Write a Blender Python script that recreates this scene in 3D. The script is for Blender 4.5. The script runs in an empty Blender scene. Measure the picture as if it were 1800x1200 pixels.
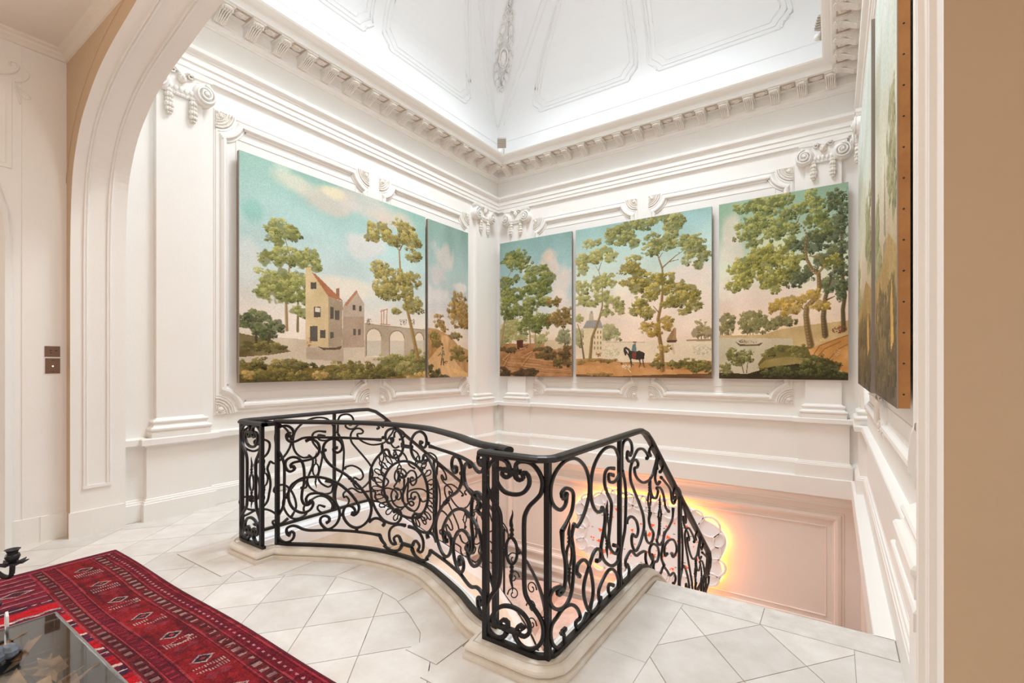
import bpy, bmesh, math, random
import numpy as np
from mathutils import Vector, Matrix
random.seed(7)
C = bpy.context.scene.collection
PI = math.pi
# ------------------------------------------------------------------ camera (at the origin of the plan, eye height 1.45)
FPX, HOR, EYE = 838.6, 643.0, 1.45
YAW = math.atan(568 / FPX)
cam_d = bpy.data.cameras.new('camera'); cam = bpy.data.objects.new('camera', cam_d); C.objects.link(cam)
cam_d.sensor_width = 36; cam_d.lens = FPX / 1800 * 36; cam_d.shift_y = (HOR - 600) / 1800; cam_d.clip_start = .02
cam.location = (0, 0, EYE); cam.rotation_euler = (PI / 2, 0, YAW)
bpy.context.scene.camera = cam
# ------------------------------------------------------------------ light
W = bpy.data.worlds.new('world'); bpy.context.scene.world = W; W.use_nodes = True
W.node_tree.nodes['Background'].inputs[0].default_value = (.75, .86, 1, 1); W.node_tree.nodes['Background'].inputs[1].default_value = 1.0
def area(name, loc, rot, sx, sy, power, col):
    l = bpy.data.lights.new(name, 'AREA'); l.shape = 'RECTANGLE'; l.size = sx; l.size_y = sy; l.energy = power; l.color = col
    if 'window' in name: l.spread = math.radians(115)  # narrower spread for the added hall side fills
    o = bpy.data.objects.new(name, l); C.objects.link(o); o.location = loc; o.rotation_euler = rot; return o
area('laylight_lamp', (-2.35, 4.54, 9.6), (0, .10, 0), 2.2, 2.4, 500, (.84, .93, 1))
area('hall_warm_fill', (-2.4, -.9, 4.0), (0, 0, 0), 2.6, 1.0, 30, (1, .80, .60))  # added warm fill lifting the hall; stands for no fixture
area('hall_left_windowless_fill', (-5.2, -.9, 1.2), (0, -PI / 2, .25), 1.5, 1.5, 20, (.95, .97, 1))  # added fill brightening the right jamb; no window stands here
area('hall_up_fill', (-3.6, .1, 3.3), (PI, 0, 0), 1.6, .6, 6, (1, .86, .72))  # added fill aimed up to lift the hall ceiling
area('hall_right_windowless_fill', (2.5, -.7, 1.2), (0, PI / 2, 0), 1.5, 1.6, 24, (.90, .95, 1))  # added fill for the left hall wall and carpet; no window there
area('lower_hall_fill', (-2.5, 3.6, -.75), (0, 0, 0), 1.6, 1.2, 40, (1, .90, .82))  # added fill brightening the lower stairwell
pl = bpy.data.lights.new('landing_fill', 'POINT'); pl.energy = 34; pl.shadow_soft_size = .3; pl.color = (1, .97, .92)  # added fill, out of view above, to lift the lower stair walls
po = bpy.data.objects.new('landing_fill', pl); C.objects.link(po); po.location = (-1.9, 2.3, 3.95)
bpy.context.scene.view_settings.view_transform = 'Standard'
bpy.context.scene.view_settings.look = 'None'
bpy.context.scene.view_settings.exposure = 0.44
bpy.context.scene.view_settings.gamma = 1
bpy.context.scene.cycles.max_bounces = 10
bpy.context.scene.cycles.diffuse_bounces = 6
# ------------------------------------------------------------------ sight lines: a pixel of the survey photo -> a point of a real plane
_fx, _fy = -math.sin(YAW), math.cos(YAW); _rx, _ry = math.cos(YAW), math.sin(YAW)
def ray(u):
    k = (u - 900) / FPX; return _fx + _rx * k, _fy + _ry * k
def onX(u, v, X):
    a, b = ray(u); t = X / a; return t * b, EYE - (v - HOR) * t / FPX
def onY(u, v, Y):
    a, b = ray(u); t = Y / b; return t * a, EYE - (v - HOR) * t / FPX
# ------------------------------------------------------------------ materials
def s2l(c): return tuple(((x / 255) / 12.92 if x <= 10 else (((x / 255) + .055) / 1.055) ** 2.4) for x in c)
def mat(name, col, rough=.6, metal=0, bump=0, scale=30, var=0, rnd=0, emit=None, es=0, spec=None, trans=0, coat=0, col2=None, nscale=4, detail=6):
    m = bpy.data.materials.new(name); m.use_nodes = True; nt = m.node_tree; b = nt.nodes['Principled BSDF']
    b.inputs['Base Color'].default_value = (*col, 1); b.inputs['Roughness'].default_value = rough; b.inputs['Metallic'].default_value = metal
    if spec is not None: b.inputs['Specular IOR Level'].default_value = spec
    if trans: b.inputs['Transmission Weight'].default_value = trans
    if coat: b.inputs['Coat Weight'].default_value = coat
    if emit: b.inputs['Emission Color'].default_value = (*emit, 1); b.inputs['Emission Strength'].default_value = es
    if bump or var or rnd or col2:
        tc = nt.nodes.new('ShaderNodeTexCoord')
    last = None
    if var or col2:
        n = nt.nodes.new('ShaderNodeTexNoise'); n.inputs['Scale'].default_value = nscale; n.inputs['Detail'].default_value = detail
        n.inputs['Roughness'].default_value = .65
        nt.links.new(tc.outputs['Object'], n.inputs['Vector'])
        r = nt.nodes.new('ShaderNodeValToRGB'); r.color_ramp.elements[0].position = .32; r.color_ramp.elements[1].position = .7
        c2 = col2 if col2 else tuple(x * (1 - var) for x in col)
        r.color_ramp.elements[0].color = (*c2, 1); r.color_ramp.elements[1].color = (*col, 1)
        nt.links.new(n.outputs['Fac'], r.inputs['Fac']); last = r.outputs['Color']
    if rnd:
        oi = nt.nodes.new('ShaderNodeObjectInfo'); hs = nt.nodes.new('ShaderNodeHueSaturation')
        mr = nt.nodes.new('ShaderNodeMapRange'); mr.inputs['To Min'].default_value = 1 - rnd; mr.inputs['To Max'].default_value = 1 + rnd * .5
        nt.links.new(oi.outputs['Random'], mr.inputs['Value']); nt.links.new(mr.outputs['Result'], hs.inputs['Value'])
        if last: nt.links.new(last, hs.inputs['Color'])
        else: hs.inputs['Color'].default_value = (*col, 1)
        last = hs.outputs['Color']
    if last: nt.links.new(last, b.inputs['Base Color'])
    if bump:
        n2 = nt.nodes.new('ShaderNodeTexNoise'); n2.inputs['Scale'].default_value = scale; n2.inputs['Detail'].default_value = 5
        bp = nt.nodes.new('ShaderNodeBump'); bp.inputs['Strength'].default_value = bump; bp.inputs['Distance'].default_value = .01
        nt.links.new(tc.outputs['Object'], n2.inputs['Vector']); nt.links.new(n2.outputs['Fac'], bp.inputs['Height']); nt.links.new(bp.outputs['Normal'], b.inputs['Normal'])
    return m
def vmat(name, rough, bump, scale):
    m = bpy.data.materials.new(name); m.use_nodes = True; nt = m.node_tree; b = nt.nodes['Principled BSDF']
    a = nt.nodes.new('ShaderNodeVertexColor'); a.layer_name = 'paint'; nt.links.new(a.outputs['Color'], b.inputs['Base Color'])
    b.inputs['Roughness'].default_value = rough; b.inputs['Specular IOR Level'].default_value = .25
    tc = nt.nodes.new('ShaderNodeTexCoord'); n2 = nt.nodes.new('ShaderNodeTexNoise'); n2.inputs['Scale'].default_value = scale; n2.inputs['Detail'].default_value = 3
    bp = nt.nodes.new('ShaderNodeBump'); bp.inputs['Strength'].default_value = bump; bp.inputs['Distance'].default_value = .004
    nt.links.new(tc.outputs['Object'], n2.inputs['Vector']); nt.links.new(n2.outputs['Fac'], bp.inputs['Height']); nt.links.new(bp.outputs['Normal'], b.inputs['Normal'])
    return m
M = {}
M['cream'] = mat('cream_wall_paint', (.875, .85, .81), .5, bump=.08, scale=60, var=.02)
M['white'] = mat('white_vault_paint', (.84, .84, .84), .6, bump=.05, scale=40)
M['shaft'] = mat('grey_beam_lining', (.30, .30, .30), .8)  # dark lining chosen to narrow the laylight beam
M['corn'] = mat('cornice_paint', (.865, .84, .80), .5, bump=.05, scale=60)
M['hall'] = mat('hall_shade_brown', (.64, .48, .32), .5, bump=.06, scale=60, var=.04)  # cream wall colour browned to carry the hall's dim light
M['ceil'] = mat('hall_ceiling_paint', (.86, .81, .74), .6, bump=.05, scale=40, var=.05)
M['carve'] = mat('carved_plaster', (.87, .83, .77), .55, bump=.9, scale=55, col2=(.78, .72, .65), nscale=38)
M['coffer'] = mat('coffer_rim_brown', (.50, .40, .31), .6)  # dark brown rim outlining each coffer
M['rosette'] = mat('rosette_plaster', (.83, .77, .71), .6, bump=.8, scale=90)
M['tile'] = mat('limestone_slab', (.77, .74, .71), .42, bump=.12, scale=90, col2=(.66, .61, .56), nscale=5.5, rnd=.1, spec=.35)
M['strip'] = mat('pale_travertine', (.80, .76, .72), .42, bump=.2, scale=60, col2=(.62, .58, .54), nscale=9, rnd=.05, spec=.35)
M['grout'] = mat('floor_joint_mortar', (.36, .30, .24), .9)
M['plinth'] = mat('limestone_kerb', (.82, .775, .70), .38, bump=.15, scale=40, col2=(.72, .64, .54), nscale=7, spec=.4)
M['marble'] = mat('white_marble_string', (.84, .84, .86), .3, bump=.05, scale=30)
M['iron'] = mat('black_wrought_iron', (.014, .0125, .0125), .40, metal=.25, bump=.25, scale=120, spec=.45)
M['rail'] = mat('black_handrail_paint', (.016, .015, .015), .42, metal=.1, bump=.05, scale=60, spec=.5)
M['wood'] = mat('raw_pine_stretcher', (.50, .235, .075), .6, bump=.2, scale=40, col2=(.40, .17, .05), nscale=6)
M['dkwood'] = mat('stained_stretcher', (.22, .115, .06), .6, bump=.2, scale=40)
M['edge'] = mat('grey_canvas_edge', (.36, .31, .27), .8, bump=.3, scale=200)
M['tack'] = mat('tack_hole', (.05, .03, .02), .7)
M['bronze'] = mat('bronze_plate', (.22, .13, .085), .38, metal=.8, bump=.05, scale=80)
M['dark'] = mat('black_slot', (.01, .008, .006), .6)
M['led'] = mat('indicator_lamp', (1, .9, .8), .4, emit=(1, .92, .85), es=6)
M['step'] = mat('pink_stone_tread', (.80, .66, .58), .45, bump=.1, scale=50, col2=(.62, .46, .38), nscale=6)
M['lower'] = mat('lower_wall_paint', (.84, .76, .70), .5, bump=.06, scale=50, var=.03)
M['artp'] = mat('white_lace_panel', (.93, .93, .95), .35, bump=.25, scale=160)
M['ring'] = mat('pale_acrylic_ring', (.88, .84, .84), .3)
M['neon'] = mat('orange_neon', (1, .3, .05), .4, emit=(1, .24, .035), es=13)
M['shard'] = mat('red_cutout_glow', (.75, .09, .03), .4, emit=(1, .13, .03), es=.35)  # glow put in for neon showing through the cutouts
M['ink'] = mat('black_dash', (.03, .03, .035), .5)
M['table'] = mat('smoked_glass_base', (.05, .045, .04), .12, spec=.5)
M['glass'] = mat('table_glass', (.86, .90, .90), .02, trans=1, spec=.5)
M['steel'] = mat('brushed_table_edge', (.35, .34, .34), .25, metal=.9)
M['leaf'] = mat('dried_leaf', (.62, .32, .13), .75, bump=.5, scale=50, col2=(.30, .15, .06), nscale=12)
M['drift'] = mat('blue_grey_driftwood', (.20, .235, .28), .8, bump=1, scale=35, col2=(.07, .08, .10), nscale=14)
M['tag'] = mat('white_porcelain_tag', (.85, .84, .84), .3)
M['cnd'] = mat('dark_candelabrum_iron', (.035, .032, .035), .5, metal=.5, bump=.6, scale=60)
M['lampgrey'] = mat('grey_floodlight_paint', (.42, .36, .29), .5, metal=.2)
M['canvas'] = vmat('oil_paint_on_canvas', .55, .35, 420)
M['rug'] = vmat('woven_wool_rug', .95, .9, 260)
M['diff'] = mat('laylight_diffuser', (.9, .9, .9), .5, emit=(1, 1, 1), es=1)
# ------------------------------------------------------------------ object helpers
def mk(name, V, F, m, parent=None, smooth=False, kind=None, label=None, cat=None, group=None):
    me = bpy.data.meshes.new(name); me.from_pydata([tuple(v) for v in V], [], F); me.materials.append(m)
    if smooth: me.polygons.foreach_set('use_smooth', [True] * len(me.polygons))
    me.update()
    o = bpy.data.objects.new(name, me); C.objects.link(o)
    if parent: o.parent = parent
    return tag(o, kind, label, cat, group)
def tag(o, kind=None, label=None, cat=None, group=None):
    if kind: o['kind'] = kind
    if label: o['label'] = label
    if cat: o['category'] = cat
    if group: o['group'] = group
    return o
def empty(name, loc=(0, 0, 0), rz=0, **k):
    o = bpy.data.objects.new(name, None); C.objects.link(o); o.location = loc; o.rotation_euler = (0, 0, rz); o.empty_display_size = .1
    return tag(o, **k)
def inst(src, parent, mw, name=None, label=None):
    o = src.copy(); C.objects.link(o); o.parent = parent; o.matrix_world = mw
    if name: o.name = name
    if label: o['label'] = label
    return o
class MB:
    def __init__(s): s.V = []; s.F = []
    def add(s, V, F):
        n = len(s.V); s.V += [tuple(v) for v in V]; s.F += [tuple(i + n for i in f) for f in F]; return s
    def box(s, x0, x1, y0, y1, z0, z1, f=None):
        V = [(x, y, z) for z in (z0, z1) for y in (y0, y1) for x in (x0, x1)]
        if f: V = [f(*v) for v in V]
        return s.add(V, [(0, 2, 3, 1), (4, 5, 7, 6), (0, 1, 5, 4), (2, 6, 7, 3), (0, 4, 6, 2), (1, 3, 7, 5)])
    def prism(s, poly, z0, z1, f=None):
        n = len(poly); V = [(x, y, z0) for x, y in poly] + [(x, y, z1) for x, y in poly]
        if f: V = [f(*v) for v in V]
        return s.add(V, [tuple(range(n - 1, -1, -1)), tuple(range(n, 2 * n))] + [(i, (i + 1) % n, n + (i + 1) % n, n + i) for i in range(n)])
    def lathe(s, prof, n=16, f=None, cx=0, cy=0):
        V = []; m = len(prof)
        for i in range(n):
            a = 2 * PI * i / n
            V += [(cx + r * math.cos(a), cy + r * math.sin(a), z) for r, z in prof]
        if f: V = [f(*v) for v in V]
        F = [(i * m + j, ((i + 1) % n) * m + j, ((i + 1) % n) * m + j + 1, i * m + j + 1) for i in range(n) for j in range(m - 1)]
        return s.add(V, F)
    def ball(s, c, r, n=10, sc=(1, 1, 1), f=None):
        prof = [(max(1e-4, r * math.sin(PI * k / (n // 2 + 1))), -r * math.cos(PI * k / (n // 2 + 1))) for k in range(n // 2 + 2)]
        g = lambda x, y, z: (c[0] + x * sc[0], c[1] + y * sc[1], c[2] + z * sc[2])
        return s.lathe(prof, n, (lambda x, y, z: f(*g(x, y, z))) if f else g)
    def tube(s, P, r, n=8, N=None, closed=False, flat=1.0, sq=False):
        """sweep a round / bevelled-square section along P; N gives the fixed side normal(s)"""
        P = [Vector(p) for p in P]; m = len(P); V = []
        if m < 2: return s
        for i, p in enumerate(P):
            a = P[(i - 1) % m] if (closed or i) else p; b = P[(i + 1) % m] if (closed or i < m - 1) else p
            t = (b - a)
            if t.length < 1e-9: t = Vector((0, 0, 1))
            t.normalize()
            nn = Vector(N[i]) if isinstance(N, list) else (Vector(N) if N else (Vector((0, 0, 1)) if abs(t.z) < .9 else Vector((1, 0, 0))))
            side = t.cross(nn)
            if side.length < 1e-6: side = t.orthogonal()
            side.normalize(); up = side.cross(t).normalized()
            rr = r[i] if isinstance(r, (list, tuple)) else r
            if sq:
                q = rr; h = rr * .62
                pts = [(q, h), (h, q), (-h, q), (-q, h), (-q, -h), (-h, -q), (h, -q), (q, -h)]
            else: pts = [(rr * math.cos(2 * PI * k / n), rr * math.sin(2 * PI * k / n)) for k in range(n)]
            V += [p + side * x + up * y * flat for x, y in pts]
        k = 8 if sq else n
        F = [(i * k + j, i * k + (j + 1) % k, ((i + 1) % m) * k + (j + 1) % k, ((i + 1) % m) * k + j) for i in range(m if closed else m - 1) for j in range(k)]
        if not closed: F += [tuple(range(k))[::-1], tuple((m - 1) * k + j for j in range(k))]
        return s.add(V, F)
    def sweep(s, path, prof, closed=False, f=None, caps=True):
        """mitred sweep: profile (offset to the left of the path, w); f maps (x, y, w) to the world"""
        n = len(path); k = len(prof); P = [Vector(p) for p in path]; V = []
        for i in range(n):
            a = P[i] - P[i - 1] if (i or closed) else P[1] - P[0]; b = P[(i + 1) % n] - P[i] if (i < n - 1 or closed) else a
            a = a.normalized(); b = b.normalized(); na = Vector((-a.y, a.x)); nb = Vector((-b.y, b.x))
            d = 1 + na.dot(nb); nn = (na + nb) / max(d, .15)
            for o, w in prof:
                q = P[i] + nn * o; V.append(f(q.x, q.y, w) if f else (q.x, q.y, w))
        F = [(i * k + j, ((i + 1) % n) * k + j, ((i + 1) % n) * k + j + 1, i * k + j + 1) for i in range(n if closed else n - 1) for j in range(k - 1)]
        if not closed and caps and k > 2: F += [tuple(range(k))[::-1], tuple((n - 1) * k + j for j in range(k))]
        return s.add(V, F)
    def obj(s, name, m, parent=None, **k): return mk(name, s.V, s.F, m, parent, **k)
def cat_rom(P, step=.012, closed=False):
    P = [np.array(p, float) for p in P]; out = []; n = len(P)
    for i in range(n if closed else n - 1):
        p0 = P[(i - 1) % n] if (closed or i) else 2 * P[0] - P[1]; p1 = P[i]; p2 = P[(i + 1) % n]; p3 = P[(i + 2) % n] if (closed or i < n - 2) else 2 * P[-1] - P[-2]
        m = max(2, int(np.linalg.norm(p2 - p1) / step))
        for j in range(m):
            t = j / m; out.append(.5 * ((2 * p1) + (-p0 + p2) * t + (2 * p0 - 5 * p1 + 4 * p2 - p3) * t * t + (-p0 + 3 * p1 - 3 * p2 + p3) * t ** 3))
    if not closed: out.append(P[-1])
    return out
# ================================================================== THE SETTING
XA, YB, XC, Y0 = -5.40, 7.48, .30, 1.60           # left wall, end wall, right wall, stair side of the arch wall
fA = lambda s, o, z: (XA + o, s, z)                # wall frames: (along, out of the wall, up)
fB = lambda s, o, z: (s, YB - o, z)
fC = lambda s, o, z: (XC - o, s, z)
PED = .28
def plan(proj, hw=PED, y0=Y0):
    """room outline right wall -> end wall -> left wall with the pedestals breaking forward"""
    p = [(XC, y0)]
    for c in (2.06, 6.96): p += [(XC, c - hw), (XC - proj, c - hw), (XC - proj, c + hw), (XC, c + hw)]
    p += [(XC, YB)]
    for c in (-.13, -4.93): p += [(c + hw, YB), (c + hw, YB - proj), (c - hw, YB - proj), (c - hw, YB)]
    p += [(XA, YB)]
    for c in (6.96, 2.06): p += [(XA, c + hw), (XA + proj, c + hw), (XA + proj, c - hw), (XA, c - hw)]
    return p + [(XA, y0)]
walls = {}
for nm, f, a, b in (('wall_left', fA, Y0, YB), ('wall_back', fB, XA, XC), ('wall_right', fC, Y0, YB)):
    mb = MB(); mb.box(a - .15, b + .15, -.18, 0, -.2, 5.3, f); walls[nm] = mb.obj(nm, M['cream'], kind='structure')
    mb = MB(); mb.box(a - .15, b + .15, -.18, 0, -3.6, -.2, f); walls[nm + '_low'] = mb.obj('wall_lower_' + nm[5:], M['lower'], kind='structure')
def trimobj(name, m, profs, proj=0, path=None, label=None, parent=None):
    mb = MB()
    for pr in profs: mb.sweep(path or plan(proj), pr)
    return mb.obj(name, m, parent, kind='structure' if not parent else None, label=label)
trim_base = trimobj('trim_1', M['cream'], [[(0, 0), (.035, 0), (.035, .16), (.03, .165), (.028, .18), (.02, .185), (.016, .20), (.004, .205), (.004, .222), (0, .222)]], .065)
dado = trimobj('trim_2', M['cream'], [[(.002, .10), (.002, .72)]], .065)
trim_rail = trimobj('trim_3', M['cream'], [[(0, .69), (.018, .69), (.022, .705), (.055, .71), (.055, .762), (.05, .77), (0, .775)]], .065)
trim_arch = trimobj('trim_4', M['cream'], [[(0, 4.385), (.035, 4.385), (.035, 4.43), (.045, 4.437), (.045, 4.495), (.058, 4.503), (.058, 4.565), (.064, 4.57), (.064, 4.585),
    (.085, 4.60), (.10, 4.615), (.105, 4.645), (.10, 4.652), (0, 4.66)]], path=[(XC, Y0), (XC, YB), (XA, YB), (XA, Y0)])
cornice = trimobj('trim_5', M['corn'], [[(0, 4.955), (.02, 4.955), (.022, 4.972), (.04, 4.978), (.045, 4.995), (.065, 5.01), (.068, 5.03), (.075, 5.035), (.075, 5.14), (.33, 5.142), (.33, 5.205),
    (.338, 5.212), (.345, 5.218), (.36, 5.222), (.39, 5.235), (.42, 5.255), (.432, 5.275), (.432, 5.285), (0, 5.31)]], path=[(XC, Y0), (XC, YB), (XA, YB), (XA, Y0)])
# ---- modillions and rosette coffers under the cornice
def modillion_mesh():
    mb = MB()
    prof = [(.075, 5.14), (.295, 5.14), (.30, 5.115), (.285, 5.085), (.26, 5.075), (.235, 5.083), (.20, 5.078), (.17, 5.05), (.135, 5.022), (.10, 5.012), (.075, 5.02)]
    mb.prism([(o, z) for o, z in prof], -.058, .058, lambda o, z, s: (s, -o, z))
    for k in range(-2, 3):                          # acanthus ribs down the front
        mb.tube([(k * .023, -.30, 5.105), (k * .023, -.285, 5.078), (k * .023, -.235, 5.076), (k * .02, -.17, 5.044), (k * .014, -.105, 5.006)], .009, 5)
    mb.box(-.07, .07, -.315, -.075, 5.118, 5.142)
    mb.ball((0, -.30, 5.095), .02, 8, (2.4, 1, .8))
    return mb
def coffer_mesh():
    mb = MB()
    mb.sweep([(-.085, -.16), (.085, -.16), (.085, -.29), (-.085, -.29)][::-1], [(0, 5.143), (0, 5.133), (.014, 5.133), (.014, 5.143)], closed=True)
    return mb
def rosette_mesh():
    mb = MB(); mb.lathe([(.0005, 5.124), (.012, 5.122), (.02, 5.128), (.045, 5.123), (.058, 5.13), (.06, 5.142)], 16, None, 0, 0)
    for k in range(8):
        a = k * PI / 4; mb.ball((.035 * math.cos(a), .035 * math.sin(a), 5.126), .012, 6, (1, 1, .6))
    mb.V = [(x, y * .85 - .225, z) for x, y, z in mb.V]; return mb
m_mod = modillion_mesh().obj('modillion', M['carve'], cornice, smooth=False)
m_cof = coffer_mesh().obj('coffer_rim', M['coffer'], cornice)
m_ros = rosette_mesh().obj('rosette', M['rosette'], cornice)
first = True
runs = [(Matrix.Translation((0, YB, 0)), [-.047 - .3135 * k for k in range(17)]),
        (Matrix.Translation((XA, 0, 0)) @ Matrix.Rotation(PI / 2, 4, 'Z'), [7.10 - .3135 * k for k in range(17)]),
        (Matrix.Translation((XC, 0, 0)) @ Matrix.Rotation(-PI / 2, 4, 'Z'), [-(7.10 - .3135 * k) for k in range(17)])]
for mw, ss in runs:
    d = (ss[1] - ss[0]) / 2
    for s in ss:
        T = mw @ Matrix.Translation((s, 0, 0)); T2 = mw @ Matrix.Translation((s + d, 0, 0))
        if first: m_mod.matrix_world = T; m_cof.matrix_world = T2; m_ros.matrix_world = T2; first = False
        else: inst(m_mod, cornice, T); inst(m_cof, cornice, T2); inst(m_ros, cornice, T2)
# ---- wall panel mouldings with scooped corners
def scoop(a0, a1, b0, b1, r, n=8):
    """counter-clockwise rectangle whose corners are scooped by arcs centred on the corners"""
    P = []
    for cx, cy, s in ((a1, b0, PI), (a1, b1, 1.5 * PI), (a0, b1, 0), (a0, b0, .5 * PI)):
        P += [(cx + r * math.cos(s - PI / 2 * k / n), cy + r * math.sin(s - PI / 2 * k / n)) for k in range(n + 1)]
    return P
PM = [(0, 0), (.004, .014), (.022, .016), (.028, .006), (.042, .008), (.052, .026), (.075, .042), (.098, .040), (.112, .024), (.118, .012), (.135, .012), (.139, 0)]
def shell_mesh():
    mb = MB(); R = .185
    mb.prism([(0, 0)] + [(R * math.cos(a * PI / 16), R * math.sin(a * PI / 16)) for a in range(9)], 0, .012)
    for r_, w in ((.175, .012), (.145, .01), (.115, .008)):
        mb.tube([(r_ * math.cos(a * PI / 20), r_ * math.sin(a * PI / 20), .016) for a in range(11)], w, 6)
    for k in range(7):
        a = PI / 2 * (k + .5) / 7; mb.tube([(.05 * math.cos(a), .05 * math.sin(a), .018), (.10 * math.cos(a), .10 * math.sin(a), .016)], [.006, .011], 5)
    mb.ball((.05, .05, .012), .03, 10, (1, 1, .8))
    for sx, sy in ((.15, .018), (.018, .15), (.02, .02)):
        mb.tube([(sx + .016 * t * math.cos(t * 5), sy + .016 * t * math.sin(t * 5), .018) for t in [i / 10 + .1 for i in range(11)]], .006, 5)
        mb.ball((sx, sy, .016), .009, 6)
    return mb
shell0 = shell_mesh().obj('corner_ornament', M['carve'], walls['wall_left'])
shell_used = False
def panel(wall, f, Mw, a0, a1, b0, b1, r=.19, flip=False):
    global shell_used
    g = (lambda x, y, w: f(x, w, y)) if not flip else (lambda x, y, w: f(-x, w, y))
    A0, A1 = (a0, a1) if not flip else (-a1, -a0)
    mb = MB().sweep(scoop(A0, A1, b0, b1, r), PM, True, g); mb.obj('panel_moulding', M['cream'], wall)
    mb = MB().sweep(scoop(A0 + .04, A1 - .04, b0 + .04, b1 - .04, .0005, 1), [(.17, 0), (.172, .006), (.186, .006), (.188, 0)], True, g)
    mb.sweep([(A0 - .012, b0 - .012), (A1 + .012, b0 - .012), (A1 + .012, b1 + .012), (A0 - .012, b1 + .012)], [(0, 0), (.002, .008), (.012, .009), (.014, 0)], True, g)
    mb.obj('panel_fillet', M['cream'], wall)
    for k, (x, z) in enumerate(((a0, b0), (a1, b0), (a1, b1), (a0, b1))):
        T = Mw @ Matrix.Translation((x, 0, z)) @ Matrix.Rotation(PI / 2, 4, 'X') @ Matrix.Rotation(k * PI / 2, 4, 'Z')
        if not shell_used: shell0.matrix_world = T; shell_used = True
        else: inst(shell0, wall, T)
MB_ = Matrix.Translation((0, YB, 0)); MA_ = Matrix.Translation((XA, 0, 0)) @ Matrix.Rotation(PI / 2, 4, 'Z'); MC_ = Matrix.Translation((XC, 0, 0)) @ Matrix.Rotation(-PI / 2, 4, 'Z')
for a, b in ((2.40, 4.40), (4.58, 6.60)): panel(walls['wall_left'], fA, MA_, a, b, .94, 4.145, flip=False)
for a, b in ((-4.59, -2.63), (-2.45, -.47)): panel(walls['wall_back'], fB, MB_, a, b, .94, 4.145)
fC2 = lambda s, o, z: (XC - o, -s, z)
for a, b in ((-4.40, -2.40), (-6.60, -4.58)): panel(walls['wall_right'], fC2, MC_, a, b, .94, 4.145)
# ---- pilasters: shaft, attic base, ionic capital with volutes, mask and husk drops
def spiral(cx, cz, r0, turns, sgn, y0, y1, n=40, a0=PI / 2):
    return [(cx + sgn * r0 * (1 - .86 * t) * math.cos(a0 - t * turns * 2 * PI), y0 + (y1 - y0) * t, cz + r0 * (1 - .86 * t) * math.sin(a0 - t * turns * 2 * PI)) for t in [i / n for i in range(n + 1)]]
def pil_parts():
    """all in the wall frame of matrix M?_: x along, -y out, z up"""
    out = []
    mb = MB(); mb.box(-.20, .20, -.055, 0, .94, 4.12); out.append(('shaft', mb, M['cream'], False))
    mb = MB(); U = [(.20, 0), (.20, -.055), (-.20, -.055), (-.20, 0)]
    U = U[::-1]
    pr = [(.0, .77), (.055, .77), (.055, .825), (.05, .828), (.058, .834), (.064, .845), (.064, .858), (.056, .869), (.04, .874), (.034, .88), (.028, .90), (.034, .905), (.04, .912), (.042, .924), (.036, .934), (.02, .938), (.012, .945), (0, .955)]
    mb.sweep(U, [(-o, z) for o, z in pr]); out.append(('base_moulding', mb, M['cream'], False))
    mb = MB(); mb.prism([(-.27, 0), (-.27, -.11), (-.12, -.085), (0, -.08), (.12, -.085), (.27, -.11), (.27, 0)], 4.335, 4.375)
    mb.prism([(-.255, 0), (-.255, -.10), (-.12, -.075), (.12, -.075), (.255, -.10), (.255, 0)], 4.30, 4.335)
    mb.box(-.19, .19, -.075, 0, 4.12, 4.30); mb.sweep([(-.205, 0), (-.205, -.06), (.205, -.06), (.205, 0)], [(0, 4.10), (-.015, 4.105), (-.018, 4.118), (-.012, 4.13), (0, 4.135)])
    for k in range(-3, 4): mb.ball((k * .045, -.082, 4.165), .02, 8, (1, .8, 1.5))
    for k in range(-8, 9): mb.ball((k * .022, -.077, 4.117), .009, 6)
    out.append(('abacus', mb, M['corn'], False))
    for sg in (-1, 1):
        mb = MB(); cx, cz = sg * .205, 4.20
        mb.lathe([(.0005, -.105), (.10, -.10), (.108, -.085), (.104, -.03), (.106, 0)], 26, lambda x, y, z: (cx + x, z, cz + y))
        mb.tube(spiral(cx, cz, .098, 2.4, sg, -.108, -.145), [.014 - .006 * i / 40 for i in range(41)], 8, N=(0, -1, 0))
        mb.ball((cx, -.135, cz), .02, 10); out.append(('volute', mb, M['corn'], True))
        mb = MB(); x0 = sg * .105
        for zz, r in ((4.12, .026), (4.075, .034), (4.03, .03), (3.985, .036), (3.94, .032), (3.905, .02)):
            mb.ball((x0, -.075, zz), r, 10, (1, .7, 1.15))
            for k in range(5): mb.ball((x0 + r * .8 * math.cos(k * PI / 4), -.08 - r * .5 * math.sin(k * PI / 4), zz - .012), r * .42, 6, (1, 1, 1.6))
        out.append(('husk_drop', mb, M['carve'], True))
    mb = MB(); mb.ball((0, -.095, 4.275), .048, 12, (.85, .7, 1.15)); mb.ball((0, -.125, 4.27), .016, 8, (.7, 1, 1.6))
    for sg in (-1, 1):
        mb.tube(spiral(sg * .075, 4.325, .035, 1.3, sg, -.085, -.10, 20), .011, 6); mb.ball((sg * .02, -.122, 4.29), .008, 6)
        mb.tube([(sg * .03, -.09, 4.32), (sg * .06, -.1, 4.35), (sg * .10, -.09, 4.34)], .012, 6)
    out.append(('mask', mb, M['carve'], True))
    return out
PP = None
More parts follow.
